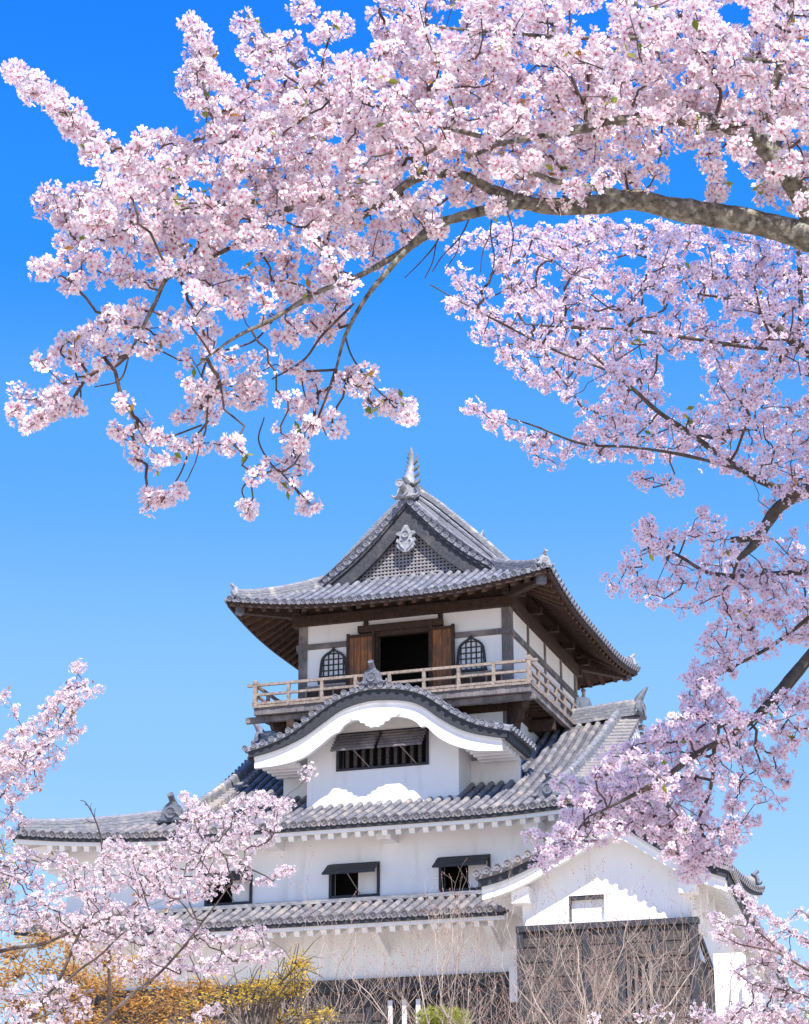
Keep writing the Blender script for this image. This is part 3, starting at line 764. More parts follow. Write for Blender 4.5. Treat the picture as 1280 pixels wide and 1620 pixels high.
for sgn in (1, -1):
    yy = (lambda s: LY0+s) if sgn > 0 else (lambda s: LY1-s)
    ridge(rd, [(VXR-1.15+0.55*s/LH, yy(s), prof_low(s)+0.06) for s in np.linspace(1.25, LH-0.1, 18)], 0.30, 0.24, 0.11)
    ridge(rd, [(VXL+0.08+0.5*s/LH, yy(s), prof_low(s)+0.06) for s in np.linspace(1.25, LH-0.1, 18)], 0.30, 0.24, 0.11)
    for cx, sx, lim, kk_ in ((LX1, -1, LX1-VXR+0.4, KR), (LX0, 1, VXL-LX0+0.3, KL)):
        ridge(rd, [Vector((cx+sx*d, yy(kk_*d), prof_low(kk_*d)+lift_low(d, kk_*d)-0.10)) for d in np.linspace(0.25, lim, 14)], 0.40, 0.42, 0.11)
cpart(rd, 'roof_ridge', M['ridge'])
og = MB()
oni(og, (VXR-1.08, LY0+1.1, prof_low(1.1)+0.05), (0, -1, 0), 0.85); oni(og, (VXL+0.0, LY0+1.25, prof_low(1.25)+0.12), (0, -1, 0), 0.95)
cpart(og, 'slope_ridge_tile', M['orn'])
og = MB()
for x, d in ((VXR+0.12, 1), (VXL-0.12, -1)):
    oni(og, (x, LRY, 20.15), (d, 0, 0), 0.9, tube=False)
    og.tube([(x-d*0.1, LRY, 20.62), (x, LRY, 20.80), (x+d*0.12, LRY, 20.97), (x+d*0.28, LRY, 21.14)], [0.16, 0.13, 0.09, 0.03], 8)
cpart(og, 'ridge_end_tile', M['orn'])
og = MB()
for cx, sx in ((LX1, -1), (LX0, 1)):
    for cy, sy in ((LY0, 1), (LY1, -1)):
        oni(og, (cx+sx*0.22, cy+sy*0.22, prof_low(0.2)+lift_low(0.2, 0.2)+0.05), (-sx, -sy, 0), 0.6)
cpart(og, 'corner_ridge_tile', M['orn'])
b = MB()                                       # white gables facing left and right under the lower ridge
for vx, d in ((VXR, 1), (VXL, -1)):
    s0 = 1.7 if d > 0 else 2.0
    T = [(LY0+s, prof_low(s)-0.12) for s in np.linspace(s0, LH, 16)]+[(LY1-s, prof_low(s)-0.12) for s in np.linspace(LH-0.05, s0, 16)]
    b.prism([(y, z) for y, z in T], (vx-d*0.75, 0, 0), (0, 1, 0), (0, 0, 1), (1, 0, 0), -0.1, 0.1)
cpart(b, 'side_gable', M['plaster'])
for vx, d in ((VXR, 1), (VXL, -1)):
    s0 = 1.5 if d > 0 else 1.8
    b = MB()
    for yf in ((lambda s: LY0+s), (lambda s: LY1-s)):
        T = [(yf(s), prof_low(s)-0.10) for s in np.linspace(s0, LH, 20)]; Bm = [(y, z-0.45) for y, z in T]
        n = len(T); X0, X1 = vx-d*0.02, vx-d*0.18
        vs = [(X0, y, z) for y, z in T]+[(X0, y, z) for y, z in Bm]+[(X1, y, z) for y, z in T]+[(X1, y, z) for y, z in Bm]; fs = []
        for i in range(n-1): fs += [(i, n+i, n+i+1, i+1), (2*n+i, 2*n+i+1, 3*n+i+1, 3*n+i), (i, i+1, 2*n+i+1, 2*n+i), (n+i, 3*n+i, 3*n+i+1, n+i+1)]
        b.add(vs, fs)
    cpart(b, 'bargeboard', M['plaster'])

def eave_under(fn, L, smx, wall_s, zoff, name_m, spacing=0.42, taps=True, u0=0.4, u1=None, inset=0.0):
    """white plastered eave: dark board under the tiles, fascia, soffit and square rafters"""
    u1 = L-0.4 if u1 is None else u1
    dk = MB(); wh = MB(); ra = MB()
    U = np.linspace(u0*0.25, L-(L-u1)*0.25, 48)
    for (s_, dz, h, w, tgt) in ((0.03, 0.155, 0.13, 0.06, dk), (0.12, 0.28, 0.16, 0.10, wh)):
        P_ = [fn(u, s_)-Vector((0, 0, dz)) for u in U]
        for a, c in zip(P_, P_[1:]): tgt.bar(a, c, w, h)
    n = 40; vs = []
    for i in range(n+1):
        u = U[0]+(U[-1]-U[0])*i/n; d = min(wall_s, max(0.05, smx(u)))
        for s in (0.05, d*0.5+0.02, d): vs.append(fn(u, s)-Vector((0, 0, 0.22)))
    wh.add(vs, [(i*3+k, (i+1)*3+k, (i+1)*3+k+1, i*3+k+1) for i in range(n) for k in range(2)])
    u = u0
    while u < u1:
        d = min(wall_s, max(0.1, smx(u)))
        if d > 0.45:
            a = fn(u, 0.20)-Vector((0, 0, 0.45)); c = fn(u, d)-Vector((0, 0, 0.45)); ra.bar(a, c, 0.17, 0.19)
        u += spacing
    return dk, wh, ra
wall_d = 1.35
DK, WH, RA = MB(), MB(), MB()
for f_, L_, sx_ in ((fl_front, WFl, sm_f), (fl_right, WSl, sm_r), (fl_left, WSl, sm_l), (fl_back, WFl, sm_b)):
    d_, w_, r_ = eave_under(f_, L_, sx_, wall_d, 0, '')
    for t, s in ((DK, d_), (WH, w_), (RA, r_)): t.add(s.v, s.f)
cpart(DK, 'eave_board', M['black']); cpart(WH, 'eave_soffit', M['plaster']); cpart(RA, 'eave_rafter', M['plaster'])

# ------------------------------------------------------------------ lower storeys
WX0, WX1, WY0, WY1 = -13.6, 4.15, -2.9, 11.3
b = MB(); b.box(WX0, WX1, WY0, WY1, 11.0, 16.2); b.box(WX0, WX1, WY0-0.05, WY1+0.05, 10.82, 11.0)
W2 = [(-8.86, -7.45), (-4.84, -3.38), (-1.40, 0.04)]
b2 = MB()
# front wall of the second storey is pieced round its windows
edges = [WX0]+[e for w in W2 for e in w]+[WX1]
b = MB()
Zb, Zt = 13.50, 14.40
for i in range(0, len(edges), 2): b.box(edges[i], edges[i+1], WY0, WY0+0.35, 10.82, 15.88)
for a, c in W2: b.box(a, c, WY0+0.001, WY0+0.349, 10.82, Zb); b.box(a, c, WY0+0.001, WY0+0.349, Zt, 15.88)
b.box(WX1-0.35, WX1, WY0+0.35, WY1, 10.82, 15.88); b.box(WX0, WX0+0.35, WY0+0.35, WY1, 10.82, 15.88); b.box(WX0+0.35, WX1-0.35, WY1-0.35, WY1, 10.82, 15.88)
cpart(b, 'lower_wall', M['plaster'])
b = MB()
for x in (-2.95, -10.2, 1.55, -6.6): b.box(x-0.22, x+0.22, WY0-0.75, WY0, 14.98, 15.28)
cpart(b, 'beam_end', M['plaster'])
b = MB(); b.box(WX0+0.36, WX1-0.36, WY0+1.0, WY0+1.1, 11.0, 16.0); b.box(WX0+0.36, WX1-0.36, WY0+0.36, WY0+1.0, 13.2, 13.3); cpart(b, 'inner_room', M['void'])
def prop_window(x0, x1, z0, z1, y, panel=True, sh_drop=0.28):
    fr = MB(); t = 0.07
    fr.box(x0-t, x0+0.015, y-0.05, y+0.25, z0-t, z1+t); fr.box(x1-0.015, x1+t, y-0.05, y+0.25, z0-t, z1+t)
    fr.box(x0+0.015, x1-0.015, y-0.06, y+0.25, z0-t, z0+0.02); fr.box(x0+0.015, x1-0.015, y-0.06, y+0.25, z1-0.02, z1+t)
    w = cpart(fr, 'window', M['black'])
    s = MB()                                   # shutter hinged along the head, swung out
    a = Vector((0, y-0.07, z1+0.02)); c = Vector((0, y-0.50, z1-sh_drop))
    dd = (c-a).normalized(); nn = Vector((0, -dd.z, dd.y))*-1
    vs = []
    for x in (x0-0.1, x1+0.06):
        for p in (a, c):
            for q in (0, 1): vs.append((x, p.y+nn.y*0.035*q, p.z+nn.z*0.035*q))
    s.add(vs, [(0, 1, 3, 2), (4, 6, 7, 5), (0, 4, 5, 1), (2, 3, 7, 6), (0, 2, 6, 4), (1, 5, 7, 3)])
    s.bar((x0-0.12, c.y, c.z), (x1+0.08, c.y, c.z), 0.06, 0.07)
    s.build('shutter', M['black'], w)
    p = MB(); xm = (x0+x1)/2+0.02; p.tube([(xm+0.15, y+0.02, z0+0.05), (xm-0.1, c.y+0.03, c.z)], 0.016, 6); p.build('prop_stick', M['wood_rail'], w)
    if panel:
        p = MB(); xm = x0+(x1-x0)*0.55
        p.box(xm, x1-0.02, y+0.12, y+0.17, z0+0.02, z1-0.02); p.build('sliding_panel', M['plaster'], w)
    return w
for a, c in W2: prop_window(a, c, Zb, Zt, WY0)

# first-storey roof (single slope against the wall)
F1X0, F1X1, F1Y0 = -14.6, 1.05, -4.5
prof_1 = table([0, 0.8, 1.7], [12.60, 12.92, 13.34])
def f1(u, s): return Vector((F1X0+u, F1Y0+s, prof_1(s)+0.25*max(0, 1-u/4)**2))
L1 = F1X1-F1X0
b = MB(); slope(b, (F1X0, F1Y0, 0), (F1X1, F1Y0, 0), (0, 1, 0), f1, lambda u: 1.6, r=0.098)
cpart(b, 'skirt_roof', M['tile_low'])
b = MB(); b.box(F1X0+0.6, F1X1, WY0-0.16, WY0, 13.30, 13.42); cpart(b, 'flashing_tile', M['ridge'])
dk, wh, ra = eave_under(f1, L1, lambda u: 2, 1.55, 0, '')
cpart(dk, 'eave_board', M['black']); cpart(wh, 'eave_soffit', M['plaster']); cpart(ra, 'eave_rafter', M['plaster'])
b = MB()
for x in (-3.1, 0.3, -6.6): b.bar((x, WY0, 11.75), (x, WY0-1.1, 12.28), 0.22, 0.2)
cpart(b, 'eave_strut', M['plaster'])

# ground storey: charcoal boards, barred window, stone base
b = MB(); b.box(WX0-0.05, 2.1, WY0-0.12, WY0+0.3, 5.0, 10.80)
for k in range(14): b.box(WX0-0.06, 2.1, WY0-0.15, WY0-0.12, 5.2+k*0.42, 5.57+k*0.42)
bo = cpart(b, 'board_cladding', M['char'])
b = MB(); b.box(WX0-0.08, 2.12, WY0-0.22, WY0, 10.66, 10.82)
for x in (-3.55, -0.95, 1.2, -6.2, -9): b.box(x-0.09, x+0.09, WY0-0.24, WY0-0.1, 5.0, 10.66)
b.build('cladding_frame', M['black'], bo)
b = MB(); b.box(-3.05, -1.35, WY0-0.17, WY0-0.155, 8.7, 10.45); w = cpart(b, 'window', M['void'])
b = MB()
for x in (-2.90, -2.47, -2.05): b.box(x-0.065, x+0.065, WY0-0.24, WY0-0.175, 8.7, 10.36)
b.build('window_bar', M['paper'], w)
b = MB()
for x in (-3.1, -1.3): b.box(x-0.05, x+0.05, WY0-0.27, WY0-0.15, 8.6, 10.55)
b.box(-3.05, -1.35, WY0-0.27, WY0-0.15, 10.45, 10.55); b.build('window_frame', M['black'], w)
b = MB(); b.box(0.72, 1.12, WY0-0.35, WY0-0.01, 10.15, 11.15); cpart(b, 'plaster_pier', M['plaster'])
b = MB()
c0 = [(WX0-0.4, WY0-0.6), (7.0, WY0-4.4), (7.0, WY1+0.5), (WX0-0.4, WY1+0.5)]
c1 = [(WX0-2.4, WY0-3.0), (9.4, WY0-6.8), (9.4, WY1+2.8), (WX0-2.4, WY1+2.8)]
b.add([(x, y, 5.0) for x, y in c0]+[(x, y, -0.1) for x, y in c1], [(0, 1, 2, 3)]+[(i, i+4, (i+1) % 4+4, (i+1) % 4) for i in range(4)])
cpart(b, 'stone_base', M['stone'])

# ------------------------------------------------------------------ curved dormer (undulating gable)
KY = -3.2; KXC = -3.42
kt = table([-7.62, -6.95, -6.33, -5.81, -5.3, -4.89, -4.38, -3.77, -3.16, -2.45, -1.84, -1.34, -0.85, -0.26, 0.33, 0.85],
           [18.14, 18.30, 18.52, 18.80, 19.14, 19.40, 19.63, 19.77, 19.78, 19.68, 19.46, 19.12, 18.76, 18.45, 18.26, 18.14])
kw = table([-7.55, -6.9, -6.32, -5.7, -5.09, -4.48, -3.76, -3.15, -2.45, -1.94, -1.45, -0.85, -0.26, 0.55],
           [17.94, 18.06, 18.22, 18.48, 18.86, 19.22, 19.40, 19.41, 19.32, 19.12, 18.75, 18.36, 18.12, 17.93])
kb = table([-7.35, -6.52, -5.8, -5.29, -4.88, -4.68, -4.60, -4.40, -4.07, -3.6, -3.15, -2.45, -2.10, -2.0, -1.81, -1.45, -0.96, -0.27, 0.47],
           [17.58, 17.62, 17.78, 18.08, 18.38, 18.48, 18.50, 18.72, 18.83, 18.87, 18.88, 18.77, 18.58, 18.45, 18.44, 18.09, 17.80, 17.58, 17.52], 260)
XS = np.linspace(-7.60, 0.84, 90)
b = MB()
KY1 = 0.02
nY = 6; vs = []; uvs = []
run = 0
for i, x in enumerate(XS):
    if i: run += math.hypot(XS[i]-XS[i-1], kt(XS[i])-kt(XS[i-1]))
    for k in range(nY+1): vs.append((x, KY-0.02+(KY1-KY)*k/nY, kt(x))); uvs.append((KY+(KY1-KY)*k/nY, run))
b.add(vs, [(i*(nY+1)+k, (i+1)*(nY+1)+k, (i+1)*(nY+1)+k+1, i*(nY+1)+k+1) for i in range(len(XS)-1) for k in range(nY)], uvs)
b.strip([(x, kt(x)+0.02) for x in XS], [(x, kt(x)-0.09) for x in XS], KY-0.03, KY+0.2)
prev = None
for x in np.linspace(-7.60, 0.84, 1500):       # front row of cover tiles with discs
    p = Vector((x, KY, kt(x)+0.06))
    if prev is None or (p-prev).length >= 0.295:
        prev = p; b.tube([p+Vector((0, 0.6, -0.01)), p+Vector((0, -0.05, -0.03))], 0.078, 8); disc(b, p+Vector((0, -0.05, -0.03)), (0, -1, -0.05), 0.092, 0.04)
y = KY+0.75
while y < -0.2:                                # cover tile rows following the curve
    pts = [(x, y, kt(x)+0.02) for x in np.linspace(-7.6, 0.84, 60)]
    b.tube(pts, 0.09, 8); y += 0.33
for y in np.arange(KY+0.15, -0.3, 0.31):
    for xe, d in ((0.86, 1), (-7.62, -1)):
        b.tube([(xe-d*0.5, y, kt(xe-d*0.5)+0.05), (xe, y, kt(xe)+0.04)], 0.088, 8); disc(b, (xe, y, kt(xe)+0.04), (d, 0, -0.1), 0.105, 0.045)
cpart(b, 'dormer_roof', M['tile_top'])
b = MB(); ridge(b, [(KXC, y, kt(KXC)+0.03) for y in np.linspace(KY+0.1, 0.0, 6)], 0.3, 0.16, 0.1); cpart(b, 'roof_ridge', M['ridge'])
b = MB(); oni(b, (KXC-0.05, KY-0.02, kt(KXC)+0.04), (0, -1, 0), 0.80); cpart(b, 'ridge_end_tile', M['orn'])
b = MB(); XS2 = np.linspace(-7.52, 0.74, 80)
b.strip([(x, kt(x)-0.09) for x in XS2], [(x, kw(x)-0.05) for x in XS2], KY+0.03, KY+0.16)
for xe in (0.70, -7.49): 
    b.box(xe-0.06, xe+0.06, KY+0.16, -0.6, kt(xe)-0.34, kt(xe)-0.08)
cpart(b, 'eave_board', M['black'])
b = MB(); XS3 = np.linspace(-7.36, 0.55, 150)
b.strip([(x, kw(x)) for x in XS3], [(x, kb(x)) for x in XS3], KY+0.16, KY+0.32)
b.strip([(x, kw(x)-0.002) for x in XS3], [(x, kw(x)-0.13) for x in XS3], KY+0.11, KY+0.17)
cpart(b, 'bargeboard', M['plaster'])
b = MB()
vs = []; nx = len(XS2)
for x in XS2:
    for y in (KY+0.17, -0.02): vs.append((x, y, kw(x)-0.03))
b.add(vs, [(2*i, 2*i+1, 2*i+3, 2*i+2) for i in range(nx-1)])
cpart(b, 'dormer_soffit', M['plaster'])
b = MB()
DX0, DX1, DY = -6.02, -1.12, -2.0
K0, K1, Kz0, Kz1 = -5.0, -2.12, 17.58, 18.66
def gcol(x0, x1, z0, yA, yB):
    n = max(2, int((x1-x0)/0.12)); X = np.linspace(x0, x1, n+1)
    b.strip([(x, kw(x)-0.03) for x in X], [(x, z0) for x in X], yA, yB)
gcol(DX0, K0, 15.6, DY, -0.2); gcol(K1, DX1, 15.6, DY, -0.2)
gcol(K0, K1, Kz1, DY+0.001, DY+0.3); b.box(K0, K1, DY+0.001, -0.3, 15.6, Kz0)
b.box(-1.11, 0.45, -0.75, -0.6, 16.9, 17.85); b.box(-7.3, -6.03, -0.75, -0.6, 16.9, 17.85)
cpart(b, 'dormer_wall', M['plaster'])
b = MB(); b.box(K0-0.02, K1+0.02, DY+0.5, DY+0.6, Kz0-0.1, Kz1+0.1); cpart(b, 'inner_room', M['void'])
fr = MB()
fr.box(K0-0.06, K0+0.03, DY-0.04, DY+0.3, Kz0-0.05, Kz1+0.06); fr.box(K1-0.03, K1+0.06, DY-0.04, DY+0.3, Kz0-0.05, Kz1+0.06)
fr.box(K0+0.03, K1-0.03, DY-0.04, DY+0.3, Kz0-0.05, Kz0+0.02); fr.box(K0+0.03, K1-0.03, DY-0.05, DY+0.3, Kz1-0.06, Kz1+0.06)
w = cpart(fr, 'window', M['black'])
bars = MB()
for k in range(1, 11):
    x = K0+(K1-K0)*k/11; bars.box(x-0.05, x+0.05, DY+0.08, DY+0.2, Kz0, Kz1)
bars.build('window_bar', M['char'], w)
for x0, x1 in ((K0-0.02, (K0+K1)/2-0.08), ((K0+K1)/2+0.06, K1-0.0)):
    s = MB(); a = Vector((0, DY-0.06, Kz1-0.02)); c = Vector((0, DY-0.60, Kz1-0.60)); d = (c-a)
    for k in range(5):
        p = a+d*(k/5); q = a+d*((k+0.94)/5); s.bar((x0, (p.y+q.y)/2, (p.z+q.z)/2), (x1, (p.y+q.y)/2, (p.z+q.z)/2), (q-p).length, 0.035, up=(0, 0.5, 0.86))
    for k in range(4):
        x = x0+0.05+(x1-x0-0.1)*k/3; s.bar((x, a.y-0.02, a.z-0.03), (x, c.y, c.z-0.03), 0.05, 0.04)
    s.bar((x0-0.02, c.y, c.z), (x1+0.02, c.y, c.z), 0.05, 0.06)
    s.build('shutter', M['wood_grey'], w)
    p = MB(); xm = (x0+x1)/2; p.tube([(xm+0.35, DY-0.03, Kz0+0.02), (xm, c.y+0.03, c.z)], 0.016, 6); p.build('prop_stick', M['wood_rail'], w)
b = MB()                                       # carved white pendant under the crown
hp = [(0, 18.50), (0.16, 18.47), (0.22, 18.53), (0.34, 18.55), (0.40, 18.66), (0.56, 18.68), (0.62, 18.78), (0.84, 18.80), (0.98, 18.92), (0.7, 18.98), (0, 19.0)]
hp = [(a*0.82, 18.86+(z-18.86)*0.85) for a, z in hp]
poly = [(KXC+a, z) for a, z in hp]+[(KXC-a, z) for a, z in reversed(hp[1:-1])]
b.prism(poly, (0, 0, 0), (1, 0, 0), (0, 0, 1), (0, 1, 0), KY+0.06, KY+0.17)
cpart(b, 'gable_pendant', M['plaster'])
b = MB()                                       # little rafters under the right and left eave ends
for y in np.arange(KY+0.5, -0.9, 0.38):
    for xe, d in ((0.55, 1), (-7.36, -1)): b.box(min(xe, xe-d*1.2), max(xe, xe-d*1.2), y-0.07, y+0.07, 17.66, 17.82)
cpart(b, 'eave_rafter', M['plaster'])

# ------------------------------------------------------------------ gabled wing at the right
BYF, BYV = -6.5, -7.3
BR, BL, BA = 7.88, 0.98, 4.62
bt = table([BL, 1.64, 2.36, 3.07, 3.87, 4.35, BA, 5.0, 5.35, 6.02, 6.68, 7.34, BR], [12.98, 13.12, 13.38, 13.72, 14.11, 14.36, 14.50, 14.36, 14.17, 13.72, 13.32, 13.02, 12.82])
BYB = 16.0
def splay(mb):                                 # the wing's right side runs back at a slight angle to the keep
    out = []
    for x, y, z in mb.v:
        if x > BA and y > BYV: x -= 0.095*(y-BYV)*(x-BA)/(BR-BA)
        out.append((x, y, z))
    mb.v = out; return mb
b = MB()
nY = int((BYB-BYV)/0.32)
xsR = np.linspace(BA, BR, 14); xsL = np.linspace(BA, BL, 14)
for xs, yend in ((xsR, BYB), (xsL, -2.9)):
    vs = []; uvs = []; run = 0; ny = 16
    for i, x in enumerate(xs):
        if i: run += math.hypot(xs[i]-xs[i-1], bt(xs[i])-bt(xs[i-1]))
        for k in range(ny+1):
            y = BYV+(yend-BYV)*k/ny; vs.append((x, y, bt(x))); uvs.append((y, run))
    b.add(vs, [(i*(ny+1)+k, i*(ny+1)+k+1, (i+1)*(ny+1)+k+1, (i+1)*(ny+1)+k) for i in range(len(xs)-1) for k in range(ny)], uvs)
    y = BYV+0.8; d = 1 if xs[-1] > BA else -1
    Lx = abs(xs[-1]-BA)
    while y < yend:
        fnb = (lambda u, s, d=d, xe=xs[-1]: Vector((xe-d*s, u, bt(xe-d*s))))
        half_tube_rib(b, fnb, y, -0.03, Lx-0.1, (0, 1, 0), 0.09)
        disc(b, fnb(y, -0.03), (d, 0, -0.25), 0.105, 0.05); y += 0.32
    b.strip([(x, bt(x)) for x in xs], [(x, bt(x)-0.10) for x in xs], BYV-0.02, BYV+0.3)
    xe = xs[-1]; b.box(min(xe, xe+d*0.02), max(xe, xe+d*0.02), BYV, yend, bt(xe)-0.1, bt(xe)-0.01)
prev = None
for x in np.linspace(BL+0.05, BR-0.02, 900):
    p = Vector((x, BYV, bt(x)+0.06))
    if prev is None or (p-prev).length >= 0.30:
        prev = p; b.tube([p+Vector((0, 0.65, 0.01)), p+Vector((0, -0.10, -0.01))], 0.09, 8); disc(b, p+Vector((0, -0.10, -0.01)), (0, -1, -0.05), 0.11, 0.045)
wing_roof = cpart(splay(b), 'wing_roof', M['tile_low'])
b = MB(); ridge(b, [(BA, y, bt(BA)-0.02) for y in np.linspace(BYV+0.05, -2.9, 8)], 0.4, 0.30, 0.11)
for d, xe in ((1, BR), (-1, BL)):
    ridge(b, [(BA+d*s, BYV+0.85, bt(BA+d*s)+0.05) for s in np.linspace(0.25, abs(xe-BA)-0.35, 10)], 0.26, 0.18, 0.10)
cpart(b, 'roof_ridge', M['ridge'])
b = MB(); oni(b, (BA, BYV-0.02, bt(BA)+0.0), (0, -1, 0), 0.7)
for d, xe in ((1, BR), (-1, BL)): oni(b, (xe-d*0.4, BYV+0.85, bt(xe-d*0.4)+0.04), (d, -0.2, 0), 0.42)
oni(b, (BR-0.2, BYB-0.1, bt(BR)+0.1), (1, 0.6, 0), 0.6)
cpart(splay(b), 'ridge_end_tile', M['orn'])
xb = np.linspace(BL+0.05, BR-0.06, 60)
b = MB(); b.strip([(x, bt(x)-0.10) for x in xb], [(x, bt(x)-0.30) for x in xb], BYV+0.04, BYV+0.18)
b.box(BR-0.16, BR-0.04, BYV+0.18, BYB, bt(BR)-0.32, bt(BR)-0.10); b.box(BL+0.04, BL+0.16, BYV+0.18, -4.6, bt(BL)-0.32, bt(BL)-0.10)
cpart(splay(b), 'eave_board', M['black'])
xb = np.linspace(BL+0.12, BR-0.12, 60)
b = MB(); b.strip([(x, bt(x)-0.28) for x in xb], [(x, bt(x)-0.60-0.04*abs(x-BA)/3) for x in xb], BYV+0.18, BYV+0.36)
b.strip([(x, bt(x)-0.29) for x in xb], [(x, bt(x)-0.40) for x in xb], BYV+0.13, BYV+0.19)
cpart(b, 'bargeboard', M['plaster'])
b = MB()
for xs, yend in ((np.linspace(BA, BR-0.12, 12), BYB), (np.linspace(BA, BL+0.12, 12), -2.9)):
    vs = [(x, y, bt(x)-0.30) for x in xs for y in (BYV+0.2, yend)]
    b.add(vs, [(2*i, 2*i+1, 2*i+3, 2*i+2) for i in range(len(xs)-1)])
cpart(splay(b), 'wing_soffit', M['plaster'])
b = MB()
for y in np.arange(BYV+0.5, BYB, 0.36): b.bar((BR-0.16, y, bt(BR-0.16)-0.46), (6.7, y, bt(6.7)-0.46), 0.15, 0.20)
for y in np.arange(BYV+0.5, -3.0, 0.36): b.bar((BL+0.16, y, bt(BL+0.16)-0.46), (2.1, y, bt(2.1)-0.46), 0.15, 0.20)
cpart(splay(b), 'eave_rafter', M['plaster'])
b = MB()
for x, sgn in ((6.72, 1), (2.1, -1)): b.box(x-0.24, x+0.24, BYV+0.38, BYF+0.1, bt(x)-1.02, bt(x)-0.58)
for x in (6.80,): 
    for y in (-5.6, -4.2, -2.6, 0, 3, 6, 9, 12): b.box(x-0.05, x+0.30, y-0.14, y+0.14, 12.0, 12.75)
cpart(splay(b), 'beam_end', M['plaster'])
b = MB()
WBX0, WBX1 = 2.05, 6.75
VX0, VX1, VZ0, VZ1 = 3.35, 4.33, 11.74, 12.44
Xg = np.linspace(WBX0, WBX1, 40)
def wing_piece(x0, x1, zlo):
    X = np.linspace(x0, x1, max(3, int((x1-x0)/0.15))); b.strip([(x, bt(x)-0.33) for x in X], [(x, zlo) for x in X], BYF, BYF+0.3)
wing_piece(WBX0, VX0, 11.6); wing_piece(VX1, WBX1, 11.6); wing_piece(VX0, VX1, VZ1)
b.box(VX0, VX1, BYF+0.001, BYF+0.299, 11.6, VZ0)
b.box(WBX1-0.3, WBX1, BYF+0.3, 15.6, 5.0, 12.9); b.box(WBX0, WBX0+0.3, BYF+0.3, WY0, 5.0, 13.1)
cpart(splay(b), 'wing_wall', M['plaster'])
fr = MB(); fr.box(VX0, VX1, BYF+0.02, BYF+0.16, VZ1-0.10, VZ1); fr.box(VX0, VX0+0.04, BYF+0.02, BYF+0.16, VZ0, VZ1-0.1)
w = cpart(fr, 'vent_window', M['black'])
p = MB(); p.box(VX0+0.04, VX1, BYF+0.16, BYF+0.2, VZ0, VZ1-0.08); p.build('window_panel', M['plaster'], w)
b = MB()
b.box(1.98, 6.82, BYF-0.12, BYF+0.2, 5.0, 11.52)
for k in range(16): b.box(2.0, 6.8, BYF-0.16, BYF-0.12, 5.1+k*0.40, 5.46+k*0.40)
b.box(6.62, 6.84, BYF+0.2, -1.2, 5.0, 10.6)
wc = cpart(b, 'board_cladding', M['char'])
b = MB(); b.box(1.92, 6.9, BYF-0.26, BYF, 11.50, 11.66); 
for x in (2.02, 2.9, 3.85, 4.8, 5.75, 6.74): b.box(x-0.09, x+0.09, BYF-0.22, BYF-0.1, 5.0, 11.5)
b.box(1.98, 6.8, BYF-0.2, BYF-0.13, 9.42, 9.56)
b.bar((6.86, BYF+0.1, 11.2), (6.86, -3.2, 9.7), 0.12, 0.14); b.build('cladding_frame', M['black'], wc)
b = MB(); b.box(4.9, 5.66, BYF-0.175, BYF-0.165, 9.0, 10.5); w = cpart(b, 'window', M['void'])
b = MB()
for k in range(4): b.box(4.98+k*0.2-0.04, 4.98+k*0.2+0.04, BYF-0.23, BYF-0.18, 9.0, 10.5)
b.build('window_bar', M['wood_grey'], w)
b = MB(); b.box(7.2, 7.95, -6.4, -5.8, 5.0, 10.72); b.box(7.95, 8.35, -6.6, -5.9, 5.0, 9.95)
cpart(b, 'plaster_pier', M['plaster'])

# ================================================================== PERSON on the balcony
def skin_chain(name, pts, edges, m, parent, sub=2):
    me = bpy.data.meshes.new(name); me.from_pydata([p[0] for p in pts], edges, [])
    o = bpy.data.objects.new(name, me); COL.objects.link(o)
    md = o.modifiers.new('skin', 'SKIN'); md.use_smooth_shade = True
    for i, p in enumerate(pts):
        r_ = p[1] if hasattr(p[1], '__len__') else (p[1], p[1]); me.skin_vertices[0].data[i].radius = r_
    me.skin_vertices[0].data[0].use_root = True
    s = o.modifiers.new('subsurf', 'SUBSURF'); s.levels = sub; s.render_levels = sub
    dg = bpy.context.evaluated_depsgraph_get(); ev = o.evaluated_get(dg)
    m2 = bpy.data.meshes.new_from_object(ev); m2.name = name
    o.modifiers.clear(); o.data = m2; m2.materials.clear(); m2.materials.append(m)
    for p in m2.polygons: p.use_smooth = True
    if parent: o.parent = parent
    return o
person = empty('person', (0.74, 6.35, 20.10))
person.rotation_euler = (0, 0, R(40))          # faces along local -Y, turned to the right of the front
tag(person, 'person in a white shirt and face mask leaning at the balcony railing', 'person')
B = [((0, 0.02, 0.92), (0.15, 0.11)), ((0, 0.0, 1.12), (0.14, 0.10)), ((0, -0.02, 1.32), (0.17, 0.11)), ((0, -0.03, 1.44), (0.10, 0.07)), ((0, -0.05, 1.52), 0.052), ((0, -0.075, 1.60), (0.070, 0.085)), ((0, -0.075, 1.68), (0.076, 0.092)), ((0, -0.06, 1.74), (0.055, 0.065)),
     ((0.19, -0.02, 1.39), 0.055), ((0.24, -0.10, 1.13), 0.042), ((0.22, -0.30, 0.98), 0.034), ((0.21, -0.37, 0.95), (0.040, 0.022)),
     ((-0.19, -0.02, 1.39), 0.055), ((-0.25, -0.05, 1.12), 0.042), ((-0.24, -0.20, 0.90), 0.034), ((-0.24, -0.27, 0.84), (0.040, 0.022)),
     ((0.095, 0.02, 0.86), 0.085), ((0.10, 0.0, 0.48), 0.058), ((0.10, 0.03, 0.09), 0.042), ((0.105, -0.10, 0.04), 0.040),
     ((-0.095, 0.02, 0.86), 0.085), ((-0.10, 0.0, 0.48), 0.058), ((-0.10, 0.03, 0.09), 0.042), ((-0.105, -0.10, 0.04), 0.040)]
nb = len(B)
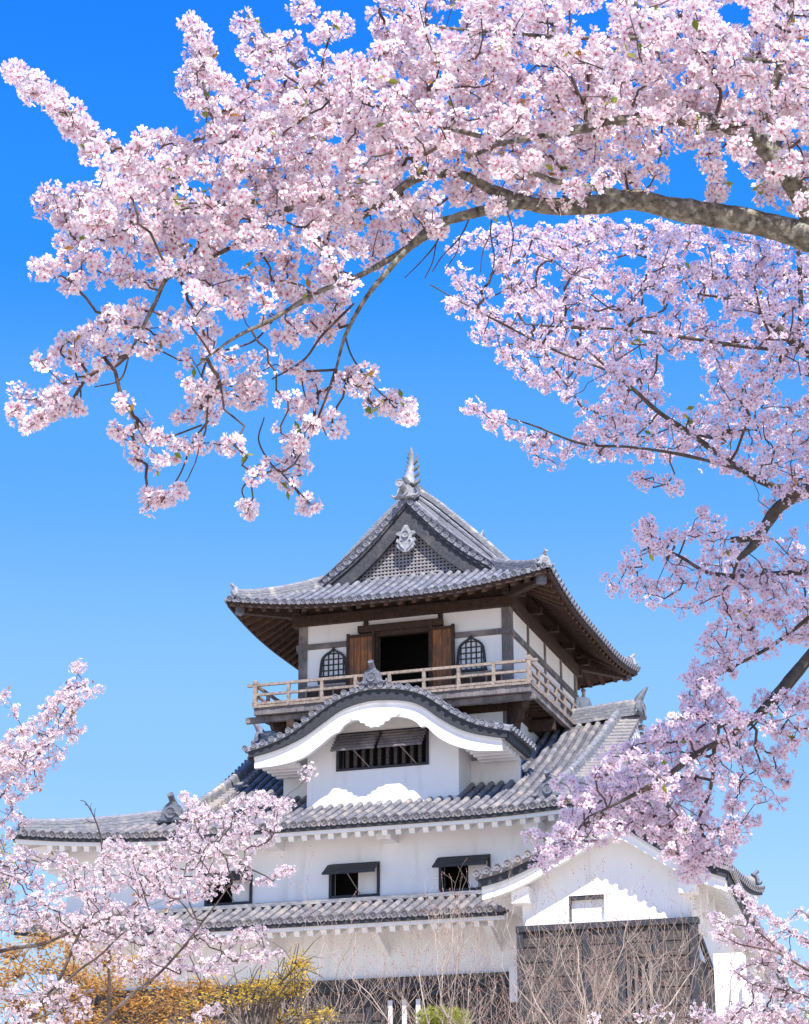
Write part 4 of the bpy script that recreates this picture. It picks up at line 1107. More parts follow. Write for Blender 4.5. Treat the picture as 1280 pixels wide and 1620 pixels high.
ED = [(0, 1), (1, 2), (2, 3), (3, 4), (4, 5), (5, 6), (6, 7), (2, 8), (8, 9), (9, 10), (10, 11), (2, 12), (12, 13), (13, 14), (14, 15), (0, 16), (16, 17), (17, 18), (18, 19), (0, 20), (20, 21), (21, 22), (22, 23)]
for hand, sx in ((11, 1), (15, -1)):           # fingers and thumb
    h = Vector(B[hand][0])
    for k in range(4):
        B.append(((h.x+sx*(-0.028+0.019*k), h.y-0.05, h.z-0.005), 0.009)); B.append(((h.x+sx*(-0.03+0.020*k), h.y-0.085+0.006*abs(k-1.5), h.z-0.03), 0.008)); ED += [(hand, len(B)-2), (len(B)-2, len(B)-1)]
    B.append(((h.x-sx*0.045, h.y-0.015, h.z-0.02), 0.010)); ED.append((hand, len(B)-1))
skin_chain('body', B, ED, M['skin'], person)
SH = [((0, 0.02, 0.90), (0.175, 0.13)), ((0, 0.0, 1.12), (0.165, 0.125)), ((0, -0.02, 1.32), (0.195, 0.135)), ((0, -0.03, 1.45), (0.115, 0.09)), ((0.20, -0.02, 1.39), 0.078), ((0.25, -0.10, 1.13), 0.062), ((0.23, -0.27, 0.995), 0.050), ((-0.20, -0.02, 1.39), 0.078), ((-0.26, -0.05, 1.12), 0.062), ((-0.25, -0.18, 0.92), 0.050)]
skin_chain('shirt', SH, [(0, 1), (1, 2), (2, 3), (2, 4), (4, 5), (5, 6), (2, 7), (7, 8), (8, 9)], M['shirt'], person)
TR = [((0, 0.02, 0.90), (0.16, 0.12)), ((0.095, 0.02, 0.82), 0.10), ((0.10, 0.0, 0.48), 0.075), ((0.10, 0.03, 0.08), 0.065), ((-0.095, 0.02, 0.82), 0.10), ((-0.10, 0.0, 0.48), 0.075), ((-0.10, 0.03, 0.08), 0.065)]
skin_chain('trousers', TR, [(0, 1), (1, 2), (2, 3), (0, 4), (4, 5), (5, 6)], M['trouser'], person)
skin_chain('hair', [((0, -0.02, 1.62), (0.078, 0.055)), ((0, -0.045, 1.70), (0.088, 0.098)), ((0, -0.065, 1.765), (0.065, 0.075))], [(0, 1), (1, 2)], M['hair'], person)
skin_chain('face_mask', [((0, -0.135, 1.575), (0.058, 0.035)), ((0, -0.142, 1.62), (0.066, 0.035))], [(0, 1)], M['shirt'], person, 1)
gl = MB()
for sx in (-1, 1):
    c = Vector((sx*0.034, -0.168, 1.668)); gl.tube([c+Vector((0.024*math.cos(t), 0, 0.018*math.sin(t))) for t in np.linspace(0, 6.283, 13)], 0.003, 5, caps=False)
    gl.tube([c+Vector((sx*0.024, 0, 0)), c+Vector((sx*0.045, 0.09, 0.005))], 0.003, 5)
gl.build('glasses', M['hair'], person)

# ================================================================== CHERRY TREES
def in_poly(x, y, poly):
    c = np.zeros(len(x), bool); n = len(poly)
    for i in range(n):
        x0, y0 = poly[i]; x1, y1 = poly[(i+1) % n]
        if y0 == y1: continue
        t = ((y0 > y) != (y1 > y)) & (x < (x1-x0)*(y-y0)/(y1-y0)+x0); c ^= t
    return c

def edge_dist(c, poly):
    P = np.array(poly, float); Q = np.roll(P, -1, 0); best = np.full(len(c), 1e9)
    for a, b in zip(P, Q):
        d = b-a; t = np.clip(((c-a)@d)/max(1e-9, d@d), 0, 1); best = np.minimum(best, np.linalg.norm(c-(a+t[:, None]*d), axis=1))
    return best

def scatter(poly, holes, dmin, keep=1.0, inset=0.0):      # blue-noise points inside an outline
    P = np.array(poly); lo, hi = P.min(0), P.max(0)
    n = int((hi[0]-lo[0])*(hi[1]-lo[1])/(dmin*dmin)*6)
    c = rng.uniform(lo, hi, (n, 2)); m = in_poly(c[:, 0], c[:, 1], poly)
    if inset: m &= edge_dist(c, poly) > inset
    for h in holes:
        m &= ~in_poly(c[:, 0], c[:, 1], h)
        if inset: m &= edge_dist(c, h) > inset*0.6
    c = c[m]; cell = dmin/1.42; grid = {}; out = []
    for x, y in c:
        gx, gy = int(x//cell), int(y//cell); ok = True
        for i in range(gx-2, gx+3):
            for j in range(gy-2, gy+3):
                q = grid.get((i, j))
                if q is not None and (q[0]-x)**2+(q[1]-y)**2 < dmin*dmin: ok = False; break
            if not ok: break
        if ok: grid[(gx, gy)] = (x, y); out.append((x, y))
    out = [p for p in out if rng.random() < keep]
    return out

def along(pts, rad, step, jitter=1.0):         # points strewn along a spray
    out = []; pts = [Vector((*p, 0)) for p in pts]; L = sum((b-a).length for a, b in zip(pts, pts[1:]))
    for p in resample(pts, max(2, int(L/step))):
        out.append((p.x+rng.normal()*rad*0.5*jitter, p.y+rng.normal()*rad*0.5*jitter))
    return out

def flower_proto(lod):
    V, F, K = [], [], []                       # K: 0 centre .. 1 tip
    if lod == 0:
        for p in range(5):
            a = 2*math.pi*p/5; ca, sa = math.cos(a), math.sin(a)
            for (r, w, h, k) in ((0.06, 0, 0.0, 0), (0.34, 0.20, 0.05, 0.35), (0.72, 0.36, 0.14, 0.8), (1.02, 0.20, 0.22, 1), (0.92, 0, 0.24, 1), (1.02, -0.20, 0.22, 1), (0.72, -0.36, 0.14, 0.8), (0.34, -0.20, 0.05, 0.35), (0.55, 0, 0.07, 0.6)):
                V.append((r*ca-w*sa, r*sa+w*ca, h)); K.append(k)
            o = p*9; F += [(o, o+1, o+8, o+7), (o+1, o+2, o+4, o+8), (o+2, o+3, o+4), (o+7, o+8, o+4, o+6), (o+6, o+4, o+5)]
    else:
        for p in range(5):
            a = 2*math.pi*p/5; ca, sa = math.cos(a), math.sin(a)
            for (r, w, h, k) in ((0.0, 0, 0.0, 0), (0.66, 0.38, 0.12, 0.75), (1.0, 0, 0.22, 1), (0.66, -0.38, 0.12, 0.75)):
                V.append((r*ca-w*sa, r*sa+w*ca, h)); K.append(k)
            o = p*4; F.append((o, o+1, o+2, o+3))
    nb_ = len(V)                               # stamens: a small dark star in the middle
    for k in range(5):
        a = 2*math.pi*(k+0.5)/5; V.append((0.15*math.cos(a), 0.15*math.sin(a), 0.10)); K.append(-1)
    F.append(tuple(range(nb_, nb_+5)))
    return np.array(V), F, np.array(K)

def make_blossoms(name, C, fsize, crad, nfl, parent, lod, pal, rad_jit=0.22):
    """C: Nx3 cluster centres; flowers sit on the outside of each cluster, facing outwards"""
    PV, PF, PK = flower_proto(lod)
    cs = []; ds = []; cc = []
    for c in C:
        n = max(3, int(nfl*rng.uniform(0.55, 1.35)))
        d = rng.normal(size=(n, 3)); d /= np.linalg.norm(d, axis=1)[:, None]
        d[:, 2] = d[:, 2]*0.85
        rr = crad*rng.uniform(0.7, 1.25)*(1+rng.normal(size=(n, 1))*rad_jit*0.5)
        cs.append(c+d*rr); ds.append(d); cc.append(np.repeat(np.array(c)[None], n, 0))
    cs = np.concatenate(cs); ds = np.concatenate(ds)
    ds = ds+rng.normal(size=ds.shape)*0.30; ds /= np.linalg.norm(ds, axis=1)[:, None]
    n = len(cs)
    t = rng.normal(size=ds.shape); e1 = np.cross(ds, t); e1 /= np.linalg.norm(e1, axis=1)[:, None]; e2 = np.cross(ds, e1)
    sz = fsize/2*rng.uniform(0.66, 1.2, n); cup = rng.uniform(0.3, 2.6, n)
    bud = rng.random(n) < 0.09; sz = np.where(bud, sz*0.55, sz); cup = np.where(bud, 6.0, cup)
    m = len(PV)
    W = cs[:, None, :] + sz[:, None, None]*(PV[None, :, 0, None]*e1[:, None, :]+PV[None, :, 1, None]*e2[:, None, :]+(PV[None, :, 2, None]*cup[:, None, None])*ds[:, None, :])
    W += rng.normal(size=W.shape)*fsize*0.012
    tip, mid, cen, sta = [np.array(c) for c in pal]
    k = PK[None, :, None]; fl = rng.uniform(0, 1, (n, 1, 1)); pink = np.clip(rng.normal(0.35, 0.33, (n, 1, 1)), 0, 1); pink = np.where(bud[:, None, None], 1.6, pink)
    tipc = tip*(1-pink*0.6)+mid*pink*0.6
    kk = np.clip(k, 0, 1)
    lowc = cen*(1-kk/0.35)+mid*(kk/0.35); hic = mid*(1-(kk-0.35)/0.65)+tipc*((kk-0.35)/0.65)
    colr = np.where(kk < 0.35, lowc, hic)
    colr = np.where(k < 0, sta*(0.6+0.8*fl), colr)
    colr = np.clip(colr, 0, 0.93)
    verts = W.reshape(-1, 3)
    me = bpy.data.meshes.new(name)
    lens = np.array([len(f) for f in PF]); flat = np.concatenate([np.array(f) for f in PF])
    me.vertices.add(n*m); me.vertices.foreach_set('co', verts.ravel())
    loops = (flat[None, :]+(np.arange(n)*m)[:, None]).ravel()
    me.loops.add(len(loops)); me.loops.foreach_set('vertex_index', loops.astype(np.int32))
    ll = np.tile(lens, n); st = np.concatenate([[0], np.cumsum(ll)[:-1]])
    me.polygons.add(len(ll)); me.polygons.foreach_set('loop_start', st.astype(np.int32)); me.polygons.foreach_set('loop_total', ll.astype(np.int32))
    me.update(calc_edges=True)
    at_ = me.attributes.new('Col', 'FLOAT_COLOR', 'POINT')
    rgba = np.ones((n*m, 4), np.float32); rgba[:, :3] = colr.reshape(-1, 3); at_.data.foreach_set('color', rgba.ravel())
    me.materials.append(M['petal'])
    # flower stalks: thin slips from the bud scale at the cluster's heart to each flower
    c0 = np.concatenate(cc); wv = e1*fsize*0.022
    sv = np.stack([c0-wv, c0+wv, cs+wv-ds*sz[:, None]*0.05, cs-wv-ds*sz[:, None]*0.05], 1).reshape(-1, 3)
    ms = bpy.data.meshes.new('flower_stalks'); ms.vertices.add(4*n); ms.vertices.foreach_set('co', sv.ravel())
    ms.loops.add(4*n); ms.loops.foreach_set('vertex_index', np.arange(4*n, dtype=np.int32)); ms.polygons.add(n)
    ms.polygons.foreach_set('loop_start', np.arange(0, 4*n, 4, dtype=np.int32)); ms.polygons.foreach_set('loop_total', np.full(n, 4, np.int32)); ms.update(calc_edges=True)
    a2 = ms.attributes.new('Col', 'FLOAT_COLOR', 'POINT'); a2.data.foreach_set('color', np.tile(np.array([0.30, 0.17, 0.10, 1], np.float32), 4*n)); ms.materials.append(M['leaf'])
    so_ = bpy.data.objects.new('flower_stalks', ms); COL.objects.link(so_); so_.parent = parent
    o = bpy.data.objects.new(name, me); COL.objects.link(o); o.parent = parent
    return o, n

def make_leaves(name, pts, size, parent, colors, m, droop=0.0, per=3, flat=0.0):
    """pointed leaves at the given spots"""
    V, F, Cc = [], [], []
    for p in pts:
        for _ in range(per):
            d = Vector(rng.normal(size=3)); d.z = d.z*(1-flat)-droop; d.normalize(); t = d.cross(Vector(rng.normal(size=3))).normalized(); s = size*rng.uniform(0.6, 1.3)
            if flat: t = d.cross(Vector((0, 0, 1))+Vector(rng.normal(size=3))*0.5).normalized()
            n_ = d.cross(t); q = Vector(p)+Vector(rng.normal(size=3))*size*(0.6 if flat else 0.15)
            o = len(V); c = colors[rng.integers(len(colors))]; j = rng.uniform(0.75, 1.2); c = [min(1, x*j) for x in c]
            V += [q, q+d*s*0.5+t*s*0.24+n_*s*0.05, q+d*s, q+d*s*0.5-t*s*0.24+n_*s*0.05]; Cc += [c]*4
            F += [(o, o+1, o+2, o+3)]
    me = bpy.data.meshes.new(name); me.from_pydata([tuple(v) for v in V], [], F)
    a = me.attributes.new('Col', 'FLOAT_COLOR', 'POINT'); a.data.foreach_set('color', [x for c in Cc for x in (*c, 1)])
    me.materials.append(m); o = bpy.data.objects.new(name, me); COL.objects.link(o); o.parent = parent
    return o

def wob(pts, amp):
    return [Vector(p)+Vector((mnoise.noise(Vector(p)*2.1), mnoise.noise(Vector(p)*2.1+Vector((9, 3, 1))), mnoise.noise(Vector(p)*2.1+Vector((4, 7, 5)))))*amp for p in pts]

def grow_twigs(mb, limb_nodes, targets, r_tip, r_max, reach, sides=5, bias=0.25):
    """join every blossom cluster to the nearest wood (limb or another twig); returns the forks"""
    T = np.array(targets); n = len(T)
    N = np.array([p for p, _ in limb_nodes])
    best = np.full(n, 1e9); par = np.full(n, -1)
    for i in range(n):
        d = np.linalg.norm(N-T[i], axis=1); j = d.argmin(); best[i] = d[j]; par[i] = -(j+2)
    plen = np.zeros(n); done = np.zeros(n, bool); parent = np.full(n, -1); order = []
    cost = best.copy()
    for _ in range(n):
        i = np.where(done, 1e9, cost).argmin(); done[i] = True; order.append(i); parent[i] = par[i]
        if par[i] >= 0: plen[i] = plen[par[i]]+np.linalg.norm(T[i]-T[par[i]])
        else: plen[i] = best[i]
        d = np.linalg.norm(T-T[i], axis=1)+bias*plen[i]
        up = (~done) & (d < cost); cost[up] = d[up]; par[up] = i
    cnt = np.ones(n)
    for i in reversed(order):
        if parent[i] >= 0: cnt[parent[i]] += cnt[i]
    for i in order:
        a = T[parent[i]] if parent[i] >= 0 else N[-parent[i]-2]; c = T[i]
        r1 = min(r_max, r_tip*math.sqrt(cnt[i])); r0 = min(r_max, r1*1.15)
        a, c = Vector(a), Vector(c); L = (c-a).length
        if L > reach*3: continue
        mid = [a.lerp(c, t)+Vector(rng.normal(size=3))*L*0.07+Vector((0, 0, -0.10*L*math.sin(math.pi*t)*0.3)) for t in (0.33, 0.67)]
        mb.tube([a]+mid+[c], [r0, (2*r0+r1)/3, (r0+2*r1)/3, r1], sides, caps=False)

def limb_tube(mb, pts, px_r, depth, nodes, sides=10, dz=None):
    """pts: (x, y) sight lines; px_r radii in photo pixels; depth metres (number or list)"""
    n = len(pts)
    dd = depth if hasattr(depth, '__len__') else [depth]*n
    W = [at(x, y, d) for (x, y), d in zip(pts, dd)]
    rr = [r*d/FPX for r, d in zip(px_r, dd)]
    m = max(8, n*9)
    C_ = smooth_curve(W, m); C_ = wob(C_, rr[0]*0.35)
    R_ = np.interp(np.linspace(0, 1, m), np.linspace(0, 1, n), rr)
    R_ = [r*(1+0.22*mnoise.noise(p*9)+0.10*mnoise.noise(p*31)) for r, p in zip(R_, C_)]
    mb.tube(C_, R_, sides)
    for p, r in zip(C_, R_): nodes.append((np.array(p), r))
    return C_

def trunk_to_ground(mb, start, r0, foot, r1):
    P_ = smooth_curve([Vector(start), Vector(start).lerp(Vector(foot), 0.35)+Vector((0.1, 0.05, 0.25)), Vector(start).lerp(Vector(foot), 0.7), Vector(foot)-Vector((0, 0, 0.2))], 16)
    mb.tube(wob(P_, 0.05), list(np.linspace(r0, r1, 16)), 12)

PAL_A = ((0.95, 0.90, 0.91), (0.95, 0.79, 0.84), (0.72, 0.16, 0.32), (0.52, 0.09, 0.17))
PAL_B = ((0.94, 0.88, 0.93), (0.91, 0.75, 0.85), (0.66, 0.15, 0.30), (0.46, 0.09, 0.16))
PAL_C = ((0.95, 0.92, 0.92), (0.95, 0.88, 0.90), (0.78, 0.40, 0.46), (0.55, 0.24, 0.22))
YOUNG = [(0.30, 0.36, 0.06), (0.38, 0.40, 0.08), (0.42, 0.22, 0.06), (0.22, 0.30, 0.05)]

# ---- near cherry: its long limbs arch over the top of the view
DA = 6.9
treeA = empty('cherry_tree', (0, 0, 0))
tag(treeA, 'large blossoming cherry whose thick lichened limb arches across the top of the sky', 'tree', 'blossoming cherry trees')
wood = MB(); nodesA = []
limb_tube(wood, [(1520, 450), (1400, 415), (1280, 378), (1190, 356), (1120, 342), (1060, 330), (1000, 316), (940, 326), (870, 328), (820, 318), (780, 300)], [30, 26, 22, 20, 19, 18, 16, 15, 13, 11, 8], DA, nodesA, 12)
limb_tube(wood, [(780, 302), (735, 278), (695, 275), (655, 285), (600, 325), (550, 350), (490, 330)], [9, 8, 7, 7, 6, 5, 3], [DA, DA, DA+.05, DA+.1, DA+.1, DA+.15, DA+.2], nodesA)
limb_tube(wood, [(830, 320), (780, 330), (725, 345), (690, 358), (650, 390), (612, 430), (575, 475), (545, 530), (530, 585)], [9, 9, 8, 8, 6, 5, 4, 3, 2], DA-.05, nodesA)
limb_tube(wood, [(695, 362), (620, 408), (560, 440), (500, 463), (430, 505), (370, 535), (310, 580)], [6, 5, 4.5, 4, 3, 2.5, 1.5], [DA, DA, DA-.1, DA-.15, DA-.2, DA-.25, DA-.3], nodesA)
limb_tube(wood, [(600, 322), (505, 312), (430, 345), (385, 380), (340, 405), (280, 440)], [6, 6, 5, 5, 3, 2], [DA+.1, DA+.1, DA+.1, DA+.05, DA, DA], nodesA)
limb_tube(wood, [(520, 318), (470, 318), (400, 322), (345, 325), (300, 330), (230, 340), (150, 330)], [5, 5, 4, 4, 3, 2.5, 1.5], [DA+.1, DA+.15, DA+.2, DA+.2, DA+.2, DA+.2, DA+.2], nodesA)
limb_tube(wood, [(300, 430), (265, 440), (245, 480), (225, 520), (205, 560)], [3.5, 3.5, 3, 2.5, 1.5], DA-.1, nodesA)
limb_tube(wood, [(1300, 380), (1265, 310), (1235, 265), (1200, 228), (1150, 200), (1080, 188), (1030, 190), (975, 190), (930, 200), (870, 212), (800, 225), (740, 250)], [20, 18, 17, 16, 14, 11, 10, 9, 8, 6, 4, 3], [DA, DA-.02, DA-.05, DA-.05, DA-.1, DA-.1, DA-.1, DA-.1, DA-.1, DA-.1, DA-.1, DA-.1], nodesA)
limb_tube(wood, [(1000, 318), (960, 300), (920, 293), (880, 287), (850, 276), (800, 262)], [8, 7, 6, 5, 4, 2], DA-.12, nodesA)
limb_tube(wood, [(1080, 188), (1040, 140), (1050, 100), (1020, 50), (1000, -20)], [7, 6, 5, 4, 3], DA+.1, nodesA)
limb_tube(wood, [(1240, 268), (1215, 180), (1235, 100), (1248, 40), (1250, -30)], [7, 6, 7, 6, 5], DA+.05, nodesA)
limb_tube(wood, [(1235, 95), (1190, 95), (1150, 80), (1100, 60)], [4, 4, 3, 2], DA+.05, nodesA)
limb_tube(wood, [(800, 225), (700, 200), (600, 170), (520, 140), (450, 90), (400, 30)], [4, 4, 3.5, 3, 2.5, 1.5], [DA-.1, DA-.1, DA, DA+.1, DA+.15, DA+.2], nodesA)
limb_tube(wood, [(490, 318), (400, 270), (350, 215), (325, 150), (312, 60)], [3.5, 3, 2.5, 2, 1.2], [DA+.1, DA+.1, DA, DA-.05, DA-.1], nodesA)
limb_tube(wood, [(345, 322), (260, 280), (190, 240), (130, 195), (70, 145), (15, 116)], [3, 2.6, 2.3, 2, 1.6, 1], [DA+.2, DA+.2, DA+.15, DA+.1, DA+.05, DA], nodesA)
limb_tube(wood, [(1020, 60), (900, 60), (780, 50), (680, 40), (600, 10)], [4, 3.5, 3, 2.5, 1.5], [DA+.1, DA+.1, DA+.1, DA+.1, DA+.1], nodesA)
limb_tube(wood, [(1515, 448), (1545, 300), (1530, 120), (1500, -80), (1480, -260)], [24, 20, 16, 11, 5], [DA, DA+.05, DA+.1, DA+.1, DA+.1], nodesA)
limb_tube(wood, [(1540, 220), (1600, 80), (1680, -40)], [9, 6, 3], DA+.2, nodesA)
s0 = at(1510, 448, DA); trunk_to_ground(wood, s0, 0.075, Vector((s0.x+0.5, s0.y+0.5, 0)), 0.20)
wood.build('trunk', M['bark'], treeA)
polyA = [(300, 30), (322, 32), (345, 90), (372, 130), (388, 100), (362, 55), (365, 3), (392, -5), (410, 50), (450, 52), (482, 55), (503, 85), (530, 75), (558, 90), (590, 60), (575, 20), (600, -30), (1310, -30), (1310, 360), (1240, 340), (1180, 320), (1140, 330), (1050, 305), (980, 310), (900, 335), (840, 340), (790, 345), (740, 345), (700, 375), (650, 395), (618, 410), (585, 440), (560, 470), (545, 510), (525, 545), (500, 560), (470, 545), (450, 590), (425, 615), (415, 650), (375, 645), (300, 660), (288, 640), (305, 605), (270, 585), (255, 560), (215, 590), (190, 580), (150, 600), (115, 590), (90, 590), (88, 545), (115, 520), (150, 500), (190, 480), (205, 458), (170, 455), (110, 468), (92, 450), (100, 425), (80, 385), (72, 360), (45, 325), (48, 295), (80, 280), (150, 288), (178, 272), (152, 245), (200, 215), (212, 195), (260, 188), (300, 205), (325, 205), (300, 170), (272, 150), (266, 125), (290, 100)]
holesA = [[(285, 290), (312, 285), (330, 320), (300, 330)], [(1062, 232), (1110, 240), (1112, 292), (1080, 305), (1050, 275)], [(1140, 240), (1185, 262), (1205, 300), (1180, 305), (1150, 290)], [(910, 35), (965, 38), (960, 62), (915, 65)], [(1040, 112), (1072, 118), (1062, 140), (1040, 135)], [(640, 283), (692, 278), (690, 302), (650, 305)], [(788, 280), (812, 278), (806, 298), (790, 297)], [(690, 10), (722, 14), (714, 42), (694, 38)], [(350, 395), (400, 400), (395, 425), (360, 425)], [(430, 345), (460, 340), (470, 365), (440, 372)], [(560, 330), (600, 325), (600, 345), (570, 350)], [(230, 455), (300, 460), (270, 500), (235, 520)], [(330, 500), (420, 510), (440, 545), (360, 560)], [(540, 410), (580, 400), (570, 440), (530, 450)], [(470, 470), (520, 470), (515, 500), (475, 500)], [(1170, 310), (1205, 312), (1200, 340), (1175, 335)], [(505, 60), (530, 55), (535, 75), (510, 80)], [(1130, 10), (1180, 12), (1170, 40), (1135, 36)], [(930, 8), (960, 10), (955, 26), (935, 24)],
          [(760, 318), (700, 352), (690, 340), (735, 318)], [(330, 250), (350, 252), (345, 300), (330, 290)]]
clA = [(x, y, DA+rng.normal()*0.16-0.02) for x, y in scatter(polyA, holesA, 23.5, 1.0, 13)]
clA += [(x, y, DA+0.35+rng.normal()*0.2) for x, y in scatter(polyA, holesA, 28, 1.0, 18) if y < 385 or rng.random() < 0.3]
upper = [p for p in polyA if p[1] < 400]
clA += [(x, y, DA-0.2+rng.normal()*0.12) for x, y in scatter([(200, 220), (420, 190), (520, 100), (700, 60), (1250, 30), (1290, 210), (1000, 200), (820, 270), (640, 250), (560, 340), (300, 390), (120, 370), (110, 310)], holesA, 34)]
sprays = [([(14, 116), (45, 128), (85, 160), (125, 200), (160, 245)], 14, 13), ([(60, 145), (110, 185), (150, 235)], 16, 15), ([(300, 40), (318, 90), (300, 130)], 14, 14), ([(468, 10), (490, 12)], 12, 9), ([(515, 45), (545, 40)], 12, 10), ([(25, 640), (45, 670), (80, 655), (112, 635)], 12, 11), ([(35, 625), (75, 625), (105, 640)], 8, 10), ([(65, 575), (80, 572)], 6, 8), ([(62, 430), (68, 425)], 6, 6), ([(185, 685), (215, 700), (250, 695)], 12, 12), ([(200, 640), (215, 660)], 8, 12), ([(215, 725), (230, 730), (275, 715), (320, 705)], 9, 13), ([(238, 790), (255, 800), (285, 772)], 8, 9), ([(235, 805), (252, 785)], 6, 8), ([(545, 600), (565, 585), (588, 600), (570, 615)], 10, 10), ([(600, 650), (620, 630), (650, 655)], 9, 10), ([(660, 660), (612, 635)], 8, 14), ([(500, 665), (520, 655), (530, 680)], 8, 10), ([(455, 635), (485, 640), (480, 680)], 14, 11), ([(440, 690), (465, 700), (485, 695)], 10, 10), ([(405, 745), (430, 740), (460, 765)], 8, 11), ([(490, 797), (484, 795)], 4, 5), ([(395, 803), (392, 803)], 3, 5), ([(365, 703), (372, 705)], 5, 7), ([(455, 600), (490, 590), (505, 620)], 10, 12), ([(290, 600), (320, 620), (350, 610)], 10, 12), ([(140, 600), (100, 600)], 8, 12),
          ([(285, 655), (330, 640), (380, 630), (400, 600)], 14, 12), ([(170, 500), (130, 535), (100, 560)], 12, 12), ([(235, 550), (260, 530)], 10, 10), ([(460, 720), (470, 740)], 6, 9)]
for pts, rad, st in sprays: clA += [(x, y, DA+rng.normal()*0.10-0.05) for x, y in along(pts, rad, st*1.25 if pts[0][1] > 520 else st)]
clA += [(x, y, DA+rng.normal()*0.25) for x, y in scatter([(1310, -40), (1330, -260), (1600, -320), (1760, -60), (1720, 200), (1600, 330), (1420, 360), (1310, 340)], [], 34)]
CA = np.array([at(x, y, d) for x, y, d in clA])
tw = MB(); grow_twigs(tw, nodesA, CA, 0.0017, 0.0062, 0.4)
for pts, r in (([(530, 585), (515, 630), (490, 690), (465, 735)], 2.2), ([(465, 735), (440, 745), (410, 700), (418, 660)], 1.6), ([(440, 742), (470, 775), (490, 797)], 1.4), ([(430, 745), (402, 755), (383, 775), (395, 803)], 1.6), ([(330, 665), (305, 700), (285, 750), (255, 795)], 1.8), ([(320, 672), (270, 690), (215, 700), (190, 690)], 1.5), ([(205, 560), (190, 600), (150, 612)], 1.5), ([(545, 530), (560, 570), (600, 620), (640, 645)], 1.6), ([(500, 470), (440, 500), (400, 540), (330, 560)], 2), ([(560, 480), (510, 530), (480, 570), (430, 600)], 2), ([(120, 590), (128, 620), (125, 645)], 1.4), ([(705, 352), (690, 385), (668, 412), (640, 440)], 1.3), ([(690, 385), (684, 415), (672, 440)], 1.0), ([(745, 340), (728, 375), (700, 405), (684, 430)], 1.3), ([(728, 375), (722, 400), (705, 425)], 1.0), ([(780, 330), (776, 370), (782, 410), (774, 450)], 1.2), ([(776, 370), (764, 398), (760, 430)], 0.9), ([(800, 326), (812, 370), (806, 410)], 1.2)):
    limb_tube(tw, pts, [r, r, r*.8, r*.6][:len(pts)], DA-0.05, [], 5)
tw.build('twigs', M['twig'], treeA)
low = np.array([y > 520 for x, y, d in clA])
make_blossoms('drooping_blossom', CA[low], 0.034, 0.031, 15, treeA, 0, PAL_A)
_, nfA = make_blossoms('blossom', CA[~low], 0.035, 0.035, 21, treeA, 0, PAL_A)
lv = [CA[i]+rng.normal(size=3)*0.018 for i in rng.choice(len(CA), int(len(CA)*0.24), replace=False)]
make_leaves('young_leaves', lv, 0.036, treeA, YOUNG, M['leaf'], per=2)

# ---- second cherry, standing farther back at the right
DB = 10.5
treeB = empty('cherry_tree', (0, 0, 0))
tag(treeB, 'pink cherry farther back at the right with a broken dark limb stub and hanging sprays', 'tree', 'blossoming cherry trees')
wood = MB(); nodesB = []
limb_tube(wood, [(1480, 760), (1380, 765), (1290, 772), (1240, 795), (1215, 825), (1195, 858), (1168, 884)], [20, 15, 11, 9.5, 9, 7.5, 4], DB-.3, nodesB, 12)
limb_tube(wood, [(1210, 848), (1185, 852), (1156, 854)], [5, 5, 4.5], DB-.3, nodesB)
limb_tube(wood, [(1260, 770), (1225, 770), (1170, 742), (1100, 692), (1040, 650), (1005, 618), (960, 580), (915, 540)], [7, 6, 5, 4.5, 4, 3, 2.4, 1.2], DB, nodesB)
limb_tube(wood, [(1400, 640), (1310, 575), (1262, 547), (1225, 515), (1190, 480), (1160, 463)], [14, 11, 9, 7, 5, 3], DB+.3, nodesB)
limb_tube(wood, [(1262, 547), (1268, 500), (1266, 430), (1262, 380)], [5, 4.5, 4, 3], DB+.35, nodesB)
limb_tube(wood, [(1262, 556), (1190, 550), (1110, 538), (1040, 527), (970, 520), (900, 518), (830, 512)], [3.5, 3, 3, 2.6, 2.2, 2, 1.2], DB+.2, nodesB)
limb_tube(wood, [(1290, 436), (1200, 434), (1130, 440), (1060, 420), (1000, 400)], [4, 3.5, 3, 2, 1.3], DB+.6, nodesB)
limb_tube(wood, [(1320, 905), (1240, 907), (1180, 912), (1120, 906), (1075, 880), (1035, 862)], [5, 4.5, 4, 3.2, 2.5, 1.3], DB+.1, nodesB)
limb_tube(wood, [(1370, 950), (1280, 1040), (1240, 1085), (1195, 1135), (1150, 1168), (1100, 1195), (1050, 1230), (990, 1262), (930, 1290)], [13, 9, 8, 7, 6, 5, 4, 3, 1.5], [DB, DB-.2, DB-.3, DB-.4, DB-.5, DB-.6, DB-.6, DB-.7, DB-.7], nodesB)
limb_tube(wood, [(1330, 985), (1270, 1062), (1225, 1118)], [5, 4.5, 3], DB-.1, nodesB)
limb_tube(wood, [(1330, 930), (1270, 985), (1215, 1025), (1160, 1055), (1110, 1085)], [4, 3.5, 3, 2.2, 1.3], DB+.2, nodesB)
limb_tube(wood, [(1130, 1180), (1128, 1230), (1112, 1280), (1085, 1320), (1050, 1340)], [3.5, 3, 2.6, 2, 1.2], DB-.5, nodesB)
limb_tube(wood, [(1170, 742), (1080, 720), (1000, 708), (920, 702), (840, 672), (770, 652)], [3, 2.6, 2.2, 2, 1.5, 1], DB-.1, nodesB)
limb_tube(wood, [(960, 585), (880, 555), (800, 515), (730, 478), (680, 450)], [2.2, 2, 1.8, 1.4, 1], DB-.1, nodesB)
s0 = at(1470, 760, DB-.3); foot = Vector((s0.x+0.4, s0.y+0.6, 0))
trunk_to_ground(wood, s0, 0.075, foot, 0.24)
